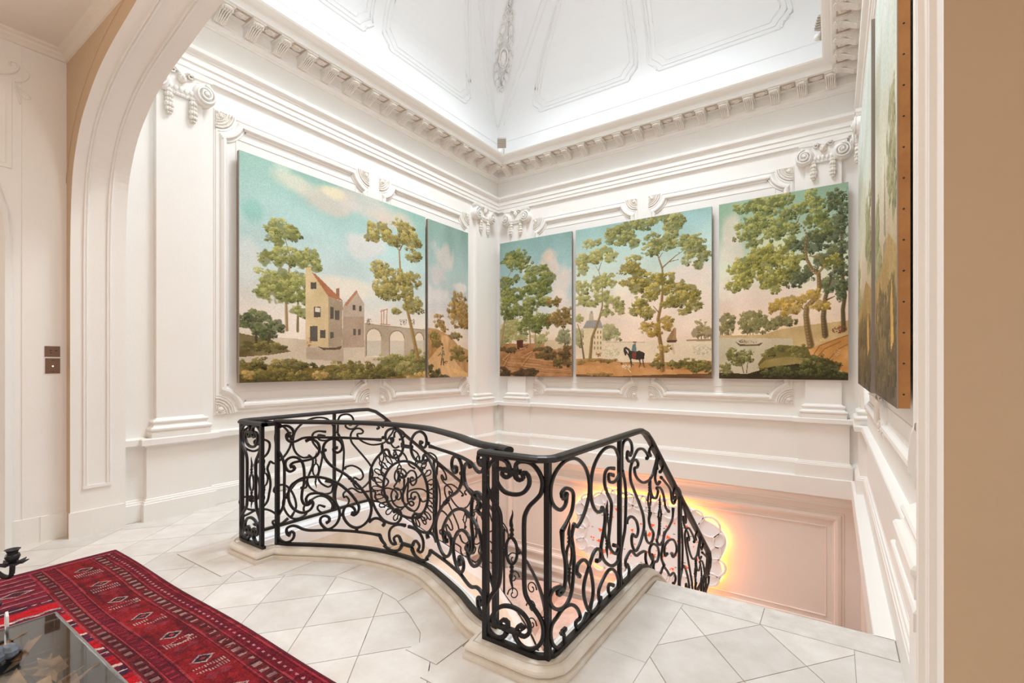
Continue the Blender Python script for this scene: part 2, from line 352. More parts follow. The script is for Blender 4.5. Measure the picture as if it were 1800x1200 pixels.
for wall, Mw, cs in (('wall_left', MA_, (2.06, 6.96)), ('wall_back', MB_, (-4.93, -.13)), ('wall_right', MC_, (-2.06, -6.96))):
    for c in cs:
        T = Mw @ Matrix.Translation((c, 0, 0))
        if PP is None:
            PP = [mb.obj(n, m, None, smooth=sm) for n, mb, m, sm in pil_parts()]
            root = PP[0]; src = PP
            root.name = 'pilaster'
            root.parent = walls[wall]; root.matrix_world = T
            for o in PP[1:]: o.parent = root; o.matrix_world = T
        else:
            r = inst(PP[0], walls[wall], T)
            for o in PP[1:]: inst(o, r, T)
# ---- ledge round the stairwell at floor level and the crown below it
LP = [(XC, 3.22), (XC, YB), (XA, YB), (XA, 3.22)]
trimobj('trim_6', M['cream'], [[(0, 0), (.125, 0), (.13, -.006), (.13, -.235), (.11, -.24), (.05, -.25), (.05, -.275), (.035, -.29), (.03, -.33), (.012, -.345), (.012, -.37), (0, -.375)]], path=LP)
lw = walls['wall_back_low']
def flatpanel(wall, f, a0, a1, b0, b1):
    g = lambda x, y, w: f(x, w, y); R = [(a0, b0), (a1, b0), (a1, b1), (a0, b1)]
    mb = MB().sweep(R, [(0, 0), (.005, .012), (.03, .014), (.036, .03), (.07, .042), (.10, .036), (.115, .018), (.13, .016), (.135, .004), (.19, .004), (.195, .012), (.205, .012), (.208, 0)], True, g)
    mb.obj('panel_moulding', M['lower'], wall)
flatpanel(lw, fB, -5.2, .10, -2.02, -.45); flatpanel(lw, fB, -5.2, .10, -3.3, -2.3)
MB().sweep([(XC, YB), (XA, YB)], [(0, -2.24), (.03, -2.24), (.045, -2.2), (.045, -2.13), (.02, -2.1), (0, -2.1)]).obj('dado_rail', M['lower'], lw)
flatpanel(walls['wall_left_low'], fA, 3.4, 7.2, -2.02, -.45)
flatpanel(walls['wall_right_low'], lambda s, o, z: (XC - o, -s, z), -7.2, -3.4, -2.02, -.45)
# ---- vault above the cornice: upright zone, then a cove with canted corners
ZV, RV = 6.05, 1.62
def qv(z): return 0 if z <= ZV else RV - math.sqrt(max(0, RV * RV - (z - ZV) ** 2))
def cv(z): return 0 if z <= 6.0 else min(.62, (z - 6.0) * .26)
def vault_ring(z):
    q, c = qv(z), cv(z); x0, x1, y0, y1 = XA + q, XC - q, Y0 + q, YB - q
    c = min(c, (x1 - x0) / 2.2)
    return [(x1, y0 + c), (x1, y1 - c), (x1 - c, y1), (x0 + c, y1), (x0, y1 - c), (x0, y0 + c), (x0 + c, y0), (x1 - c, y0)]
zs = [5.25, 5.7, 5.98] + [ZV + RV * math.sin(k * PI / 2 / 24) for k in range(24)] + [ZV + RV - .004]
mb = MB(); V = []
for z in zs: V += [(x, y, z) for x, y in vault_ring(z)]
mb.add(V, [(i * 8 + j, i * 8 + (j + 1) % 8, (i + 1) * 8 + (j + 1) % 8, (i + 1) * 8 + j) for i in range(len(zs) - 1) for j in range(8)])
vault = mb.obj('ceiling_vault', M['white'], kind='structure')
def vtube(pts, side, r=.017, name='vault_moulding'):
    P = []
    for s, z in pts:
        q = qv(z)
        P.append({'B': (s, YB - q, z), 'A': (XA + q, s, z), 'C': (XC - q, s, z)}[side])
    MBv.tube(P, r, 6)
def vpanel(side, a0, a1, bend):
    """panel outline on the cove; bend=+1 curves the a1 side, -1 the a0 side towards the middle as it rises"""
    for d, r in ((0, .020), (.055, .013), (.12, .010)):
        z0 = 6.08 + d; N = 22; zt = 7.45 - d
        L = []; R_ = []
        for k in range(N + 1):
            z = z0 + .16 + (zt - z0 - .16) * k / N; w = ((z - 6.08) / 1.4) ** 2.1 * 1.0
            L.append((a0 + d + (w if bend < 0 else 0), z)); R_.append((a1 - d - (w if bend > 0 else 0), z))
        cz = .16
        P = R_[::-1] + [(a1 - d - .05, z0 + .12), (a1 - d - .12, z0 + .06), (a1 - d - .16, z0)] + [(a1 - d - .16 + (a0 - a1 + 2 * d + .32) * k / 8, z0) for k in range(1, 9)] + [(a0 + d + .12, z0 + .06), (a0 + d + .05, z0 + .12)] + L
        vtube(P, side, r)
    MBv.tube([], .01)
for side, A in (('B', [(-4.59, -2.63, -1), (-2.45, -.47, 1)]), ('A', [(2.45, 4.46, -1), (4.64, 6.65, 1)]), ('C', [(2.45, 4.46, -1), (4.64, 6.65, 1)])):
    for a0, a1, bd in A:
        MBv = MB(); vpanel(side, a0, a1, bd); MBv.obj('vault_panel_moulding', M['white'], vault, smooth=True)
        MBv = MB()
        for xx in (a0 + .08, a1 - .08):
            f = {'B': fB, 'A': fA, 'C': fC}[side]
            for k in range(5):
                a = k * PI / 8; MBv.ball(f(xx + (.05 if xx < (a0 + a1) / 2 else -.05) * math.cos(a), .012, 6.10 + .07 * math.sin(a)), .018, 6)
        MBv.obj('leaf_corner', M['white'], vault, smooth=True)
MBv = MB(); hi = [z for z in zs if 6.0 < z < 7.6]
for off in (.0, .12):                              # ribs beside the canted corners
    for side in 'AB':
        vtube([((YB if side == 'A' else XA) + (-1 if side == 'A' else 1) * (qv(z) + cv(z) + off + .22 * (z - 6)), z) for z in hi], side, .012)
    vtube([(XC - (qv(z) + cv(z) + off + .22 * (z - 6)), z) for z in hi], 'B', .012)
    vtube([(YB - (qv(z) + cv(z) + off + .22 * (z - 6)), z) for z in hi], 'C', .012)
MBv.obj('vault_rib', M['white'], vault, smooth=True)
MB().sweep([(XC, Y0), (XC, YB), (XA, YB), (XA, Y0)], [(0, 5.72), (.012, 5.725), (.012, 5.745), (0, 5.75)]).obj('vault_fillet', M['white'], vault)
# cartouche on the canted corner
def cartouche(cx, cy, dx, dy):
    mb = MB(); tx, ty = dy, -dx                    # along the cant
    def g(a, o, z):
        q = qv(z); c = cv(z); bx, by = (XA + q + c / 2 if cx < 0 else XC - q - c / 2), YB - q - c / 2
        return (bx + tx * a + dx * (o + .02), by + ty * a + dy * (o + .02), z)
    for zz, w, r in ((6.62, .03, .035), (6.70, .06, .05), (6.78, .09, .05), (6.88, .11, .045), (7.02, .12, .045), (7.14, .10, .045), (7.24, .07, .05), (7.34, .04, .04), (7.44, .0, .04)):
        for sg in (-1, 1): mb.ball((0, 0, 0), r, 8, (1, .7, 1), lambda x, y, z, zz=zz, w=w, sg=sg: g(sg * w + x, y + .01, zz + z))
        for sg in (-1, 1):
            mb.tube([g(sg * (w + .03 * math.cos(t)), .04, zz + .035 * math.sin(t)) for t in [i * .5 for i in range(10)]], .009, 5)
    mb.tube([g(.075 * math.cos(t), .05, 6.98 + .10 * math.sin(t)) for t in [i * PI / 12 for i in range(24)]], .013, 6, closed=True)
    mb.ball((0, 0, 0), .07, 12, (1, .5, 1.3), lambda x, y, z: g(x, y, 6.98 + z))
    rr = random.Random(3)
    for k in range(60):
        zz = rr.uniform(6.62, 7.44); w = .125 * math.sin(PI * (zz - 6.56) / .98) ** .8; a_ = rr.uniform(-w, w)
        if abs(zz - 6.98) < .1 and abs(a_) < .07: continue
        t0 = rr.uniform(0, 6); mb.tube([g(a_ + .022 * math.cos(t0 + t) * (1 - t / 7), .035, zz + .022 * math.sin(t0 + t) * (1 - t / 7)) for t in [i * .6 for i in range(9)]], .008, 5)
    mb.obj('cartouche', M['carve_w'], vault, smooth=True)
M['carve_w'] = mat('white_carved_plaster', (.86, .85, .83), .55, bump=.6, scale=60, col2=(.78, .76, .73), nscale=40)
h = .7071
cartouche(-1, 1, h, -h); cartouche(1, 1, -h, -h)
# laylight closing the vault
zt = ZV + RV
r4 = [(XA + RV - .05, Y0 + RV - .05), (XC - RV + .05, Y0 + RV - .05), (XC - RV + .05, YB - RV + .05), (XA + RV - .05, YB - RV + .05)]
ZL = 9.7
lay = MB().prism(r4, ZL, ZL + .04).obj('window_1', M['diff'], kind='structure')
mb = MB(); mb.sweep(r4, [(0, zt), (0, ZL)], True); mb.obj('wall_beam_shaft', M['shaft'], kind='structure')  # unseen shaft added so less laylight reaches the cove
mb = MB(); mb.sweep(r4, [(0, zt - .01), (.08, zt - .01), (.08, zt + .05), (0, zt + .05)], True)
mb.obj('window_frame', M['white'], lay)
mb = MB(); mb.box(-8, 3, -2.6, 9, ZL + .05, ZL + .1); mb.obj('ceiling_upper', M['white'], kind='structure')
# upper backs of the vault so no light leaks
mb = MB(); mb.box(XA - .3, XC + .3, YB + .1, YB + .3, 5.2, ZL + .05); mb.box(XA - .3, XA - .1, Y0 - .3, YB + .3, 5.2, ZL + .05); mb.box(XC + .1, XC + .3, Y0 - .3, YB + .3, 5.2, ZL + .05)
mb.box(XA - .3, XC + .3, Y0 - .25, Y0 - .1, 4.2, ZL + .05); mb.obj('wall_attic', M['white'], kind='structure')
# ------------------------------------------------------------------ arch between hall and stair
AC, AH = -2.58, 2.755
HP = [(2.755, 0), (2.755, 2.2), (2.75, 2.5), (2.728, 2.82), (2.68, 3.08), (2.59, 3.27), (2.46, 3.44), (2.29, 3.57), (2.08, 3.69), (1.8, 3.79), (1.4, 3.885), (.98, 3.975), (.5, 4.03), (0, 4.05)]
sm = [tuple(p) for p in cat_rom(HP[1:], .06)]
half = [(2.755, 0)] + sm
archpath = [(AC + d, z) for d, z in half] + [(AC - d, z) for d, z in half[::-1][1:]]     # right foot, over, left foot
AY0, AY1 = 1.24, Y0
mb = MB(); mb.sweep(archpath, [(0, AY0), (0, AY1)], f=lambda x, z, y: (x, y, z), caps=False)
arch = mb.obj('trim_7', M['cream'], kind='structure')
bead = [(archpath[0][0], .41)] + [p for p in archpath if p[1] > .45] + [(archpath[-1][0], .41)]
for ya in (AY0 + .085, AY1 - .115):
    mb = MB(); mb.sweep(bead, [(0, ya - .008), (.011, ya - .002), (.012, ya + .006), (.005, ya + .012), (.012, ya + .018), (.011, ya + .026), (0, ya + .032)], f=lambda x, z, y: (x, y, z)); mb.obj('panel_bead', M['cream'], arch)
mb = MB()                                         # foot of the panel inside the jambs
for sx, s in ((AC - AH, 1), (AC + AH, -1)):
    for z0, z1 in ((0, .21),): mb.box(min(sx, sx + s * .018), max(sx, sx + s * .018), AY0 - .012, AY1 + .01, z0, z1)
    mb.box(min(sx, sx + s * .013), max(sx, sx + s * .013), AY0 + .078, AY1 - .084, .395, .42)
mb.obj('jamb_plinth', M['cream'], arch)
mb = MB()                                         # moulding strip round the stair-side edge of the arch
mb.sweep(archpath, [(0, AY1), (.0, AY1 + .02), (-.07, AY1 + .02), (-.07, AY1)], f=lambda x, z, y: (x, y, z), caps=False); mb.obj('arch_edge', M['cream'], arch)
def pierced(y, x0, x1, ztop, name, m, thick):
    V = []; F = []; top = []
    n = len(archpath)
    for x, z in archpath: V.append((x, y, z))
    for x, z in archpath: V.append((x, y, ztop))
    F = [(i, i + 1, n + i + 1, n + i) for i in range(n - 1)]
    k = 2 * n; V += [(x0, y, 0), (archpath[-1][0], y, 0), (archpath[-1][0], y, ztop), (x0, y, ztop), (archpath[0][0], y, 0), (x1, y, 0), (x1, y, ztop), (archpath[0][0], y, ztop)]
    F += [(k, k + 1, k + 2, k + 3), (k + 4, k + 5, k + 6, k + 7)]
    return mk(name, V, F, m, kind='structure')
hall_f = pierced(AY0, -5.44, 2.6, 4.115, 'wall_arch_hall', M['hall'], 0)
pierced(AY1, XA - .1, XC + .1, 5.3, 'wall_arch_stair', M['cream'], 0)
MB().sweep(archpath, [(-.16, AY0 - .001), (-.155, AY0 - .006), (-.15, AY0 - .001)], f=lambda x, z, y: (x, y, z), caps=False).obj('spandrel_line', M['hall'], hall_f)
# hall shell
HX = -5.44
hw = MB().box(HX - .15, HX, -2.6, AY0 + .36, -.1, 4.3).obj('wall_hall_left', M['hall2'] if 'hall2' in M else M['cream'], kind='structure')
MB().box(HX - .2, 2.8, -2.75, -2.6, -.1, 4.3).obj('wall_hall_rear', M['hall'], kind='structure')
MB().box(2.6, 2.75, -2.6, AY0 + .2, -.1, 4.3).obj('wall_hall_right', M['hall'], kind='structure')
hc = MB().box(HX - .2, 2.8, -2.75, AY0 + .02, 4.115, 4.3).obj('ceiling', M['ceil'], kind='structure')
MB().sweep([(2.6, -2.6), (2.6, AY0), (HX, AY0), (HX, -2.6)], [(0, 4.03), (.012, 4.035), (.014, 4.06), (.03, 4.075), (.034, 4.09), (.06, 4.10), (.065, 4.115)]).obj('ceiling_moulding', M['ceil'], hc)
mb = MB(); mb.box(HX, HX + .014, .915, 1.075, .0, .208); mb.box(HX, HX + .02, 1.075, AY0, 0, .208); mb.box(HX, HX + .03, -2.6, .915, 0, .208); mb.obj('baseboard_left', M['cream'], kind='structure')
mb = MB(); mb.box(HX, HX + .006, .97, AY0, .2, 4.02)
mb.sweep([(-1.2, 3.02), (.915, 3.02), (.915, 3.72), (-1.2, 3.72)], [(0, 0), (.004, .012), (.03, .014), (.04, .006), (.10, .006), (.104, .012), (.115, .012), (.118, 0)], True, lambda x, y, w: (HX + w, x, y))
mb.obj('hall_panel', M['cream'], hw)
cas = [(.915, .0), (.915, 2.45), (.90, 2.68), (.84, 2.9), (.73, 3.08), (.57, 3.21), (.36, 3.29), (.12, 3.32), (-.15, 3.29), (-.36, 3.21), (-.52, 3.08), (-.62, 2.9), (-.68, 2.68), (-.70, 2.45), (-.70, 0)]
mb = MB(); mb.sweep(cas, [(-.0, 0), (.0, .02), (.02, .05), (.05, .07), (.08, .055), (.10, .02), (.105, .03), (.13, .03), (.14, 0)], f=lambda x, y, w: (HX + w, x, y)); mb.obj('arched_casing', M['cream'], hw)
mb = MB()
for pts in ([(.80, 3.745), (.87, 3.76), (.93, 3.80), (.95, 3.85), (.93, 3.88), (.90, 3.87), (.905, 3.84)], [(.93, 3.72), (.99, 3.76), (1.01, 3.82), (.98, 3.87)], [(.94, 3.70), (.99, 3.66), (1.02, 3.63), (.99, 3.615), (.97, 3.63)], [(.93, 3.70), (.95, 3.62), (.96, 3.56)]):
    mb.tube([(HX + .006, p[0], p[1]) for p in cat_rom(pts, .01)], .006, 5)
mb.obj('leaf_scroll', M['cream'], hw)
# ================================================================== FLOOR OF LIMESTONE SLABS
def clip(poly, n, c):
    out = []
    for i in range(len(poly)):
        p, q = poly[i], poly[(i + 1) % len(poly)]; dp = n[0] * p[0] + n[1] * p[1] - c; dq = n[0] * q[0] + n[1] * q[1] - c
        if dp <= 0: out.append(p)
        if dp * dq < 0: t = dp / (dp - dq); out.append((p[0] + (q[0] - p[0]) * t, p[1] + (q[1] - p[1]) * t))
    return out
def parea(p): return .5 * sum(p[i][0] * p[(i + 1) % len(p)][1] - p[(i + 1) % len(p)][0] * p[i][1] for i in range(len(p)))
BAY = [(-3.58, 2.03), (-3.48, 2.062), (-3.35, 2.135), (-3.2, 2.215), (-2.98, 2.32), (-2.77, 2.378), (-2.53, 2.398), (-2.31, 2.378), (-2.12, 2.31), (-1.98, 2.25), (-1.85, 2.19), (-1.71, 2.11), (-1.59, 2.055), (-1.48, 2.03)]
bay = [tuple(p) for p in cat_rom(BAY, .035)]
MX = -5.04                                          # the stair is symmetric about x = MX / 2
cR = [(-1.10 - .06 + .06 * math.cos(a), 1.98 - .06 * math.sin(a)) for a in [PI / 2 - k * PI / 12 for k in range(7)]]
RB = [(-1.46, 1.92)] + cR                           # right newel box front, rounded corner
RB = [(-1.46, 1.92), (-1.19, 1.92), (-1.155, 1.926), (-1.125, 1.945), (-1.105, 1.975), (-1.10, 2.01)]
level = [(MX - x, y) for x, y in RB[::-1]] + bay + RB
floor = MB().box(-8, 3, -2.7, 1.7, -.3, -.0035)
outer = []                                          # floor slab: everything outside the kerb line
mbf = MB()
kerb = [(-3.92, 3.22)] + level + [(-1.10, 3.22)]
def offs(path, o):
    P = [Vector(p) for p in path]; out = []
    for i in range(len(P)):
        a = (P[i] - P[i - 1]).normalized() if i else (P[1] - P[0]).normalized(); b = (P[i + 1] - P[i]).normalized() if i < len(P) - 1 else a
        na, nb = Vector((-a.y, a.x)), Vector((-b.y, b.x)); d = max(.3, 1 + na.dot(nb)); q = P[i] + (na + nb) / d * o; out.append((q.x, q.y))
    return out
inner = offs(kerb, .06)
poly = [(-8, 1.65), (3, 1.65), (3, 3.22), (inner[-1][0], 3.22)] + inner[::-1][1:-1] + [(inner[0][0], 3.22), (-8, 3.22)]
floor.prism(poly, -.3, -.0035)
floor = floor.obj('floor', M['grout'], kind='structure')
def slab(poly, m, name='floor_slab', z=0, gap=.0022):
    if len(poly) < 3 or abs(parea(poly)) < .0012: return
    if parea(poly) < 0: poly = poly[::-1]
    MB().prism(poly, z - .012, z).obj(name, m, floor)
FLD = [(-.765, 2.997), (-.765, 1.60), (-1.60, 1.60), (-1.60, 1.712), (-1.82, 1.715), (-1.805, 1.80), (-1.87, 1.87), (-2.05, 1.965), (-2.26, 2.05), (-2.54, 2.085), (-2.82, 2.05), (-2.95, 1.99), (-3.06, 1.935), (-3.20, 1.83), (-3.29, 1.712), (-3.50, 1.71), (-3.50, 1.595), (-4.20, 1.595), (-4.20, 2.997)]
G = .0022
fl = [(x, y - G) for x, y in FLD]
region = [(.08, 2.997), ] + fl + [(-5.36, 2.997), (-5.36, 1.60), (-5.44, 1.60), (-5.44, -.35), (.08, -.35)]
DX, SL = .466, 1.245
nn = math.hypot(SL, 1)
def lattice(region, k0, k1, j0, j1):
    for k in range(k0, k1):
        # + family: y - 2.994 = SL (x + .349 - DX k);  - family: y - 2.994 = -SL (x + .345 - DX j)
        cA = 2.994 - SL * (-.349 + DX * k); P = clip(region, (-SL / nn, 1 / nn), cA / nn - G)
        P = clip(P, (SL / nn, -1 / nn), -(2.994 - SL * (-.349 + DX * (k + 1))) / nn - G)
        if len(P) < 3: continue
        for j in range(j0, j1):
            cB = 2.994 + SL * (-.345 + DX * j); Q = clip(P, (-SL / nn, -1 / nn), -cB / nn - G)
            Q = clip(Q, (SL / nn, 1 / nn), (cB + SL * DX) / nn - G)
            if len(Q) >= 3: slab(Q, M['tile'])
lattice(region, -12, 9, -17, 3)
ko = offs(kerb, -.08)
def border(a, b): slab([a[0], a[1], b[1], b[0]], M['tile'])
# slabs between the field and the kerb
g = G
slab([(-1.02, 2.997), (-1.02, 2.30), (-.765 - g, 2.30), (-.765 - g, 2.997)], M['tile'])
slab([(-1.02, 2.30 - g), (-1.02, 1.95), (-1.06, 1.88), (-1.12, 1.845), (-1.12, 1.60 + g), (-.765 - g, 1.60 + g), (-.765 - g, 2.30 - g)], M['tile'])
slab([(-1.125 - g, 1.845), (-1.54, 1.845), (-1.56, 1.90), (-1.60, 1.90), (-1.60 + 0, 1.60 + g), (-1.125 - g, 1.60 + g)], M['tile'])
arcf = FLD[3:16]; outb = [(-1.60, 1.955)] + [p for p in offs(bay, -.08)[::-1] if -3.49 < p[0] < -1.601] + [(-3.505, 1.95)]
def near(l, x): return min(range(len(l)), key=lambda i: abs(l[i][0] - x))
cuts = [-1.605, -2.23, -2.86, -3.20, -3.50]
for a, b in zip(cuts[:-1], cuts[1:]):
    up = [p for p in outb if b - .001 < p[0] < a + .001]; lo = [p for p in arcf if b - .001 < p[0] < a + .001]
    def at(l, x):
        for p, q in zip(l[:-1], l[1:]):
            if min(p[0], q[0]) <= x <= max(p[0], q[0]) and abs(p[0] - q[0]) > 1e-6: return (x, p[1] + (q[1] - p[1]) * (x - p[0]) / (q[0] - p[0]))
        return min(l, key=lambda p: abs(p[0] - x))
    A, B = a - g, b + g
    P = [at(outb, A)] + up + [at(outb, B)] + [(p[0], p[1] + g) for p in ([at(arcf, B)] + lo[::-1] + [at(arcf, A)])]
    slab(P, M['tile'])
slab([(-3.50 - g, 1.85), (-3.50 - g, 1.60), (-3.86, 1.60), (-3.86, 1.845)], M['tile'])
slab([(-3.86 - g, 1.845), (-3.86 - g, 1.60), (-4.20 + g, 1.60), (-4.20 + g, 2.30), (-4.0, 2.30), (-4.0, 1.90)], M['tile'])
slab([(-4.0, 2.30 + g), (-4.20 + g, 2.30 + g), (-4.20 + g, 2.997), (-4.0, 2.997)], M['tile'])
for a, b in ((2.997, 2.28), (2.28, 1.55), (1.55, .8), (.8, 0.0)): slab([(.08 + g, b + g), (.28, b + g), (.28, a - g), (.08 + g, a - g)], M['tile'])
for x0, x1 in ((-1.0, -.35), (-.35, .262), (-5.30, -4.62), (-4.62, -4.03)):
    MB().prism([(x0 + g, 3.001), (x1 - g, 3.001), (x1 - g, 3.225), (x0 + g, 3.225)], -.045, 0).obj('nosing_slab', M['strip'], floor)
# ================================================================== STAIR FLIGHTS, STRING AND KERB
S0, SLP, YT, RA = 3.27, .745, 5.28, .42
def base_path(n=60):
    """iron base line of the right flight: (x, y, z, distance) from the newel box down the curving flight"""
    P = []
    for x, y in RB: P.append([x, y, 0])
    for k in range(1, 34): P.append([-1.10, 2.01 + (YT - 2.01) * k / 33, 0])
    for k in range(1, 19): a = PI * k / 18 * 1.02; P.append([-1.10 - RA + RA * math.cos(a), YT + RA * math.sin(a), 0])
    d = 0; out = []
    for i, p in enumerate(P):
        if i: d += math.hypot(p[0] - P[i - 1][0], p[1] - P[i - 1][1])
        if p[1] < YT and i < len(RB) + 33:
            t = p[1] - S0; z = 0 if t < -.12 else (-SLP * (t + .12) ** 2 / .48 if t < .12 else -SLP * t)
        else:
            k = (i - len(RB) - 32) / 18 * PI * 1.02 * RA; z = -SLP * (YT - S0) - 1.42 * k
        out.append((p[0], p[1], z, d))
    return out
bp = base_path()
mir = lambda P: [(MX - p[0],) + tuple(p[1:]) for p in P]
def sweep3(mb, path, prof):
    n = len(path); k = len(prof); P = [Vector((p[0], p[1])) for p in path]
    V = []
    for i in range(n):
        a = (P[i] - P[i - 1]).normalized() if i else (P[1] - P[0]).normalized(); b = (P[i + 1] - P[i]).normalized() if i < n - 1 else a
        na, nb = Vector((-a.y, a.x)), Vector((-b.y, b.x)); d = max(.3, 1 + na.dot(nb)); q = (na + nb) / d
        for o, z in prof: V.append((P[i].x + q.x * o, P[i].y + q.y * o, z + (path[i][2] if z > -3 else 0)))
    F = [(i * k + j, (i + 1) * k + j, (i + 1) * k + j + 1, i * k + j + 1) for i in range(n - 1) for j in range(k - 1)]
    F += [tuple(range(k))[::-1], tuple((n - 1) * k + j for j in range(k))]
    mb.add(V, F); return mb
allp = mir(bp)[::-1] + [(x, y, 0) for x, y in bay] + bp
KP = [(.10, -.34), (-.092, -.34), (-.092, .024), (-.082, .027), (-.070, .030), (-.080, .034), (-.086, .042), (-.086, .052), (-.080, .062), (-.066, .070), (-.052, .0735), (-.050, .066), (-.046, .066), (-.044, .0755), (.045, .0755), (.05, .066), (.07, .064), (.085, .05), (.088, .035), (.10, .03), (.10, -.34)]
kerb_o = sweep3(MB(), allp, KP).obj('kerb', M['plinth'], kind='structure', label='pale moulded stone kerb under the iron balustrade')
# white inner face of the kerb and the plastered wall carrying it
kw = MB(); sweep3(kw, allp, [(.0885, .034), (.1005, .0305), (.1005, -.3405), (.04, -.345)]); 
kw = MB(); sweep3(kw, allp, [(.046, .0762), (.051, .0668), (.071, .0648), (.087, .051), (.0905, .035), (.1025, .0305), (.1025, -.10), (.09, -.10)]); kw.obj('kerb_facing', M['marble'], kerb_o)
sw = MB(); n0 = 6
for pth in (mir(bp), bp):
    sweep3(sw, pth if pth is bp else pth[::-1], [(.09, -.3), (.09, -3.6), (-.05, -3.6), (-.05, -.3)])
sw.obj('wall_stringer', M['lower'], kind='structure')
sb = MB(); sweep3(sb, [(x, y, 0) for x, y in bay], [(.09, -.3), (.09, -3.6), (.0, -3.6), (.0, -.3)]); sb.obj('wall_bay', M['lower'], kind='structure')
ai = MB()
arcp = [(.42 * math.cos(t), .34 * math.sin(t)) for t in [PI * k / 20 for k in range(21)]]
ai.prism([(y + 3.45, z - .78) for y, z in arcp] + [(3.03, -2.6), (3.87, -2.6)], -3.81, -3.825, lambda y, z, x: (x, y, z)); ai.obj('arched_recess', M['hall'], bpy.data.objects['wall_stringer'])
steps = None
for sg in (0, 1):
    fx = (lambda x: MX - x) if sg else (lambda x: x)
    st = empty('stair_flight', (0, 0, 0), kind='structure')
    RISE, GO = .209, .2805
    for k in range(8):
        y = 3.22 + GO * k; z = -RISE * (k + 1)
        a, b = sorted((fx(-1.05), fx(.30)))
        mb = MB(); mb.box(a, b, y - .02, y + GO, z - .035, z); mb.box(a, b, y + .0, y + GO, z - .26, z - .035); mb.obj('step', M['step'], st)
    zc = -RISE * 8
    for k in range(7):
        a0, a1 = PI * k / 7, PI * (k + 1) / 7; z = zc - RISE * (k + 1)
        P = [(-1.10 - RA + r * math.cos(a), YT + .16 + r * math.sin(a)) for r, a in ((RA, a0), (1.9, a0), (1.9, (a0 + a1) / 2), (1.9, a1), (RA, a1))]
        P = [(min(fx(.30), max(fx(x), fx(-2.5))) if not sg else max(fx(.30), min(fx(x), fx(-2.5))), min(y, YB)) for x, y in P]
        if abs(parea(P)) > .01: MB().prism(P if parea(P) > 0 else P[::-1], z - .24, z).obj('step', M['step'], st)
lf = MB().box(XA, XC, 1.0, YB, -3.7, -3.6).obj('floor_lower', M['step'], kind='structure')
MB().box(XA - .2, XC + .2, 1.1, 1.3, -3.7, -.3).obj('wall_lower_front', M['lower'], kind='structure')
# ================================================================== WROUGHT IRON
CR = {'a': (475, 735, 10), 'b': (475, 845, 10), 'c': (575, 735, 10), 'd': (575, 845, 10), 'e': (640, 740, 8.5714), 'f': (640, 850, 8.5714),
      'g': (860, 780, 6.664), 'h': (790, 960, 4.5), 'i': (790, 760, 2.857), 'j': (840, 940, 6.664), 'k': (960, 740, 3.158), 'l': (1090, 740, 7.5), 'm': (1090, 900, 7.5), 'x': (0, 0, 1)}
def tr(s):
    """'a 350,255 330,300 c 10,20' -> photo pixels; a letter switches the survey sheet"""
    out = []; c = CR['x']
    for w in s.split():
        if w in CR: c = CR[w]
        else:
            x, y = w.split(','); out.append((c[0] + float(x) / c[2], c[1] + float(y) / c[2]))
    return out
class Panel:
    def __init__(s, path):
        s.p = [Vector((p[0], p[1])) for p in path]; s.s = [0]
        for a, b in zip(s.p[:-1], s.p[1:]): s.s.append(s.s[-1] + (b - a).length)
        s.L = s.s[-1]
    def hit(s, u, v):
        dx, dy = ray(u); best = None
        for i, (a, b) in enumerate(zip(s.p[:-1], s.p[1:])):
            e = b - a; den = dx * e.y - dy * e.x
            if abs(den) < 1e-9: continue
            t = (a.x * e.y - a.y * e.x) / den; w = (a.x * dy - a.y * dx) / den
            lo = -1e9 if i == 0 else -1e-6; hi = 1e9 if i == len(s.p) - 2 else 1 + 1e-6
            if lo <= w <= hi and t > 0:
                best = (s.s[i] + w * e.length, EYE - (v - HOR) * t / FPX); break
        return best
    def at(s, q):
        i = 0
        while i < len(s.s) - 2 and q > s.s[i + 1]: i += 1
        e = (s.p[i + 1] - s.p[i]); L = e.length; w = (q - s.s[i]) / L; p = s.p[i] + e * w
        return p, Vector((e.y / L, -e.x / L, 0))
BALL = 1.35
def curve_sz(pan, s, close=False): return [pan.hit(u, v) for u, v in tr(s)]
def bar(pan, sz, r=.0085, name='scroll', parent=None, mirror=False, zf=None, m='iron', close=False, ends=True, step=.012, off=0):
    P = cat_rom(sz, step, close); pts = []; N = []
    for q, z in P:
        p, n = pan.at(q); z2 = z + (zf(q) if zf else 0); x = p.x + n.x * off; y = p.y + n.y * off
        if mirror: x = MX - x; n = Vector((-n.x, n.y, 0))
        pts.append((x, y, z2)); N.append(n)
    k = len(pts); R = [r] * k
    if ends and not close and k > 8:
        for j in range(4): f = 1 + (BALL - 1) * (1 - j / 4); R[j] = r * f; R[-1 - j] = r * f
    mb = MB().tube(pts, R, N=N, closed=close, sq=True)
    return mb.obj(name, M[m], parent)
def knob(pan, q, z, r=.014, parent=None, mirror=False, name='knob', sc=(1, 1, 1), zf=None):
    p, n = pan.at(q); x = MX - p.x if mirror else p.x
    return MB().ball((x, p.y, z + (zf(q) if zf else 0)), r, 8, sc).obj(name, M['iron'], parent, smooth=True)
def post(x, y, z0, z1, parent, w=.014): return MB().box(x - w, x + w, y - w, y + w, z0, z1).obj('post', M['iron'], parent)
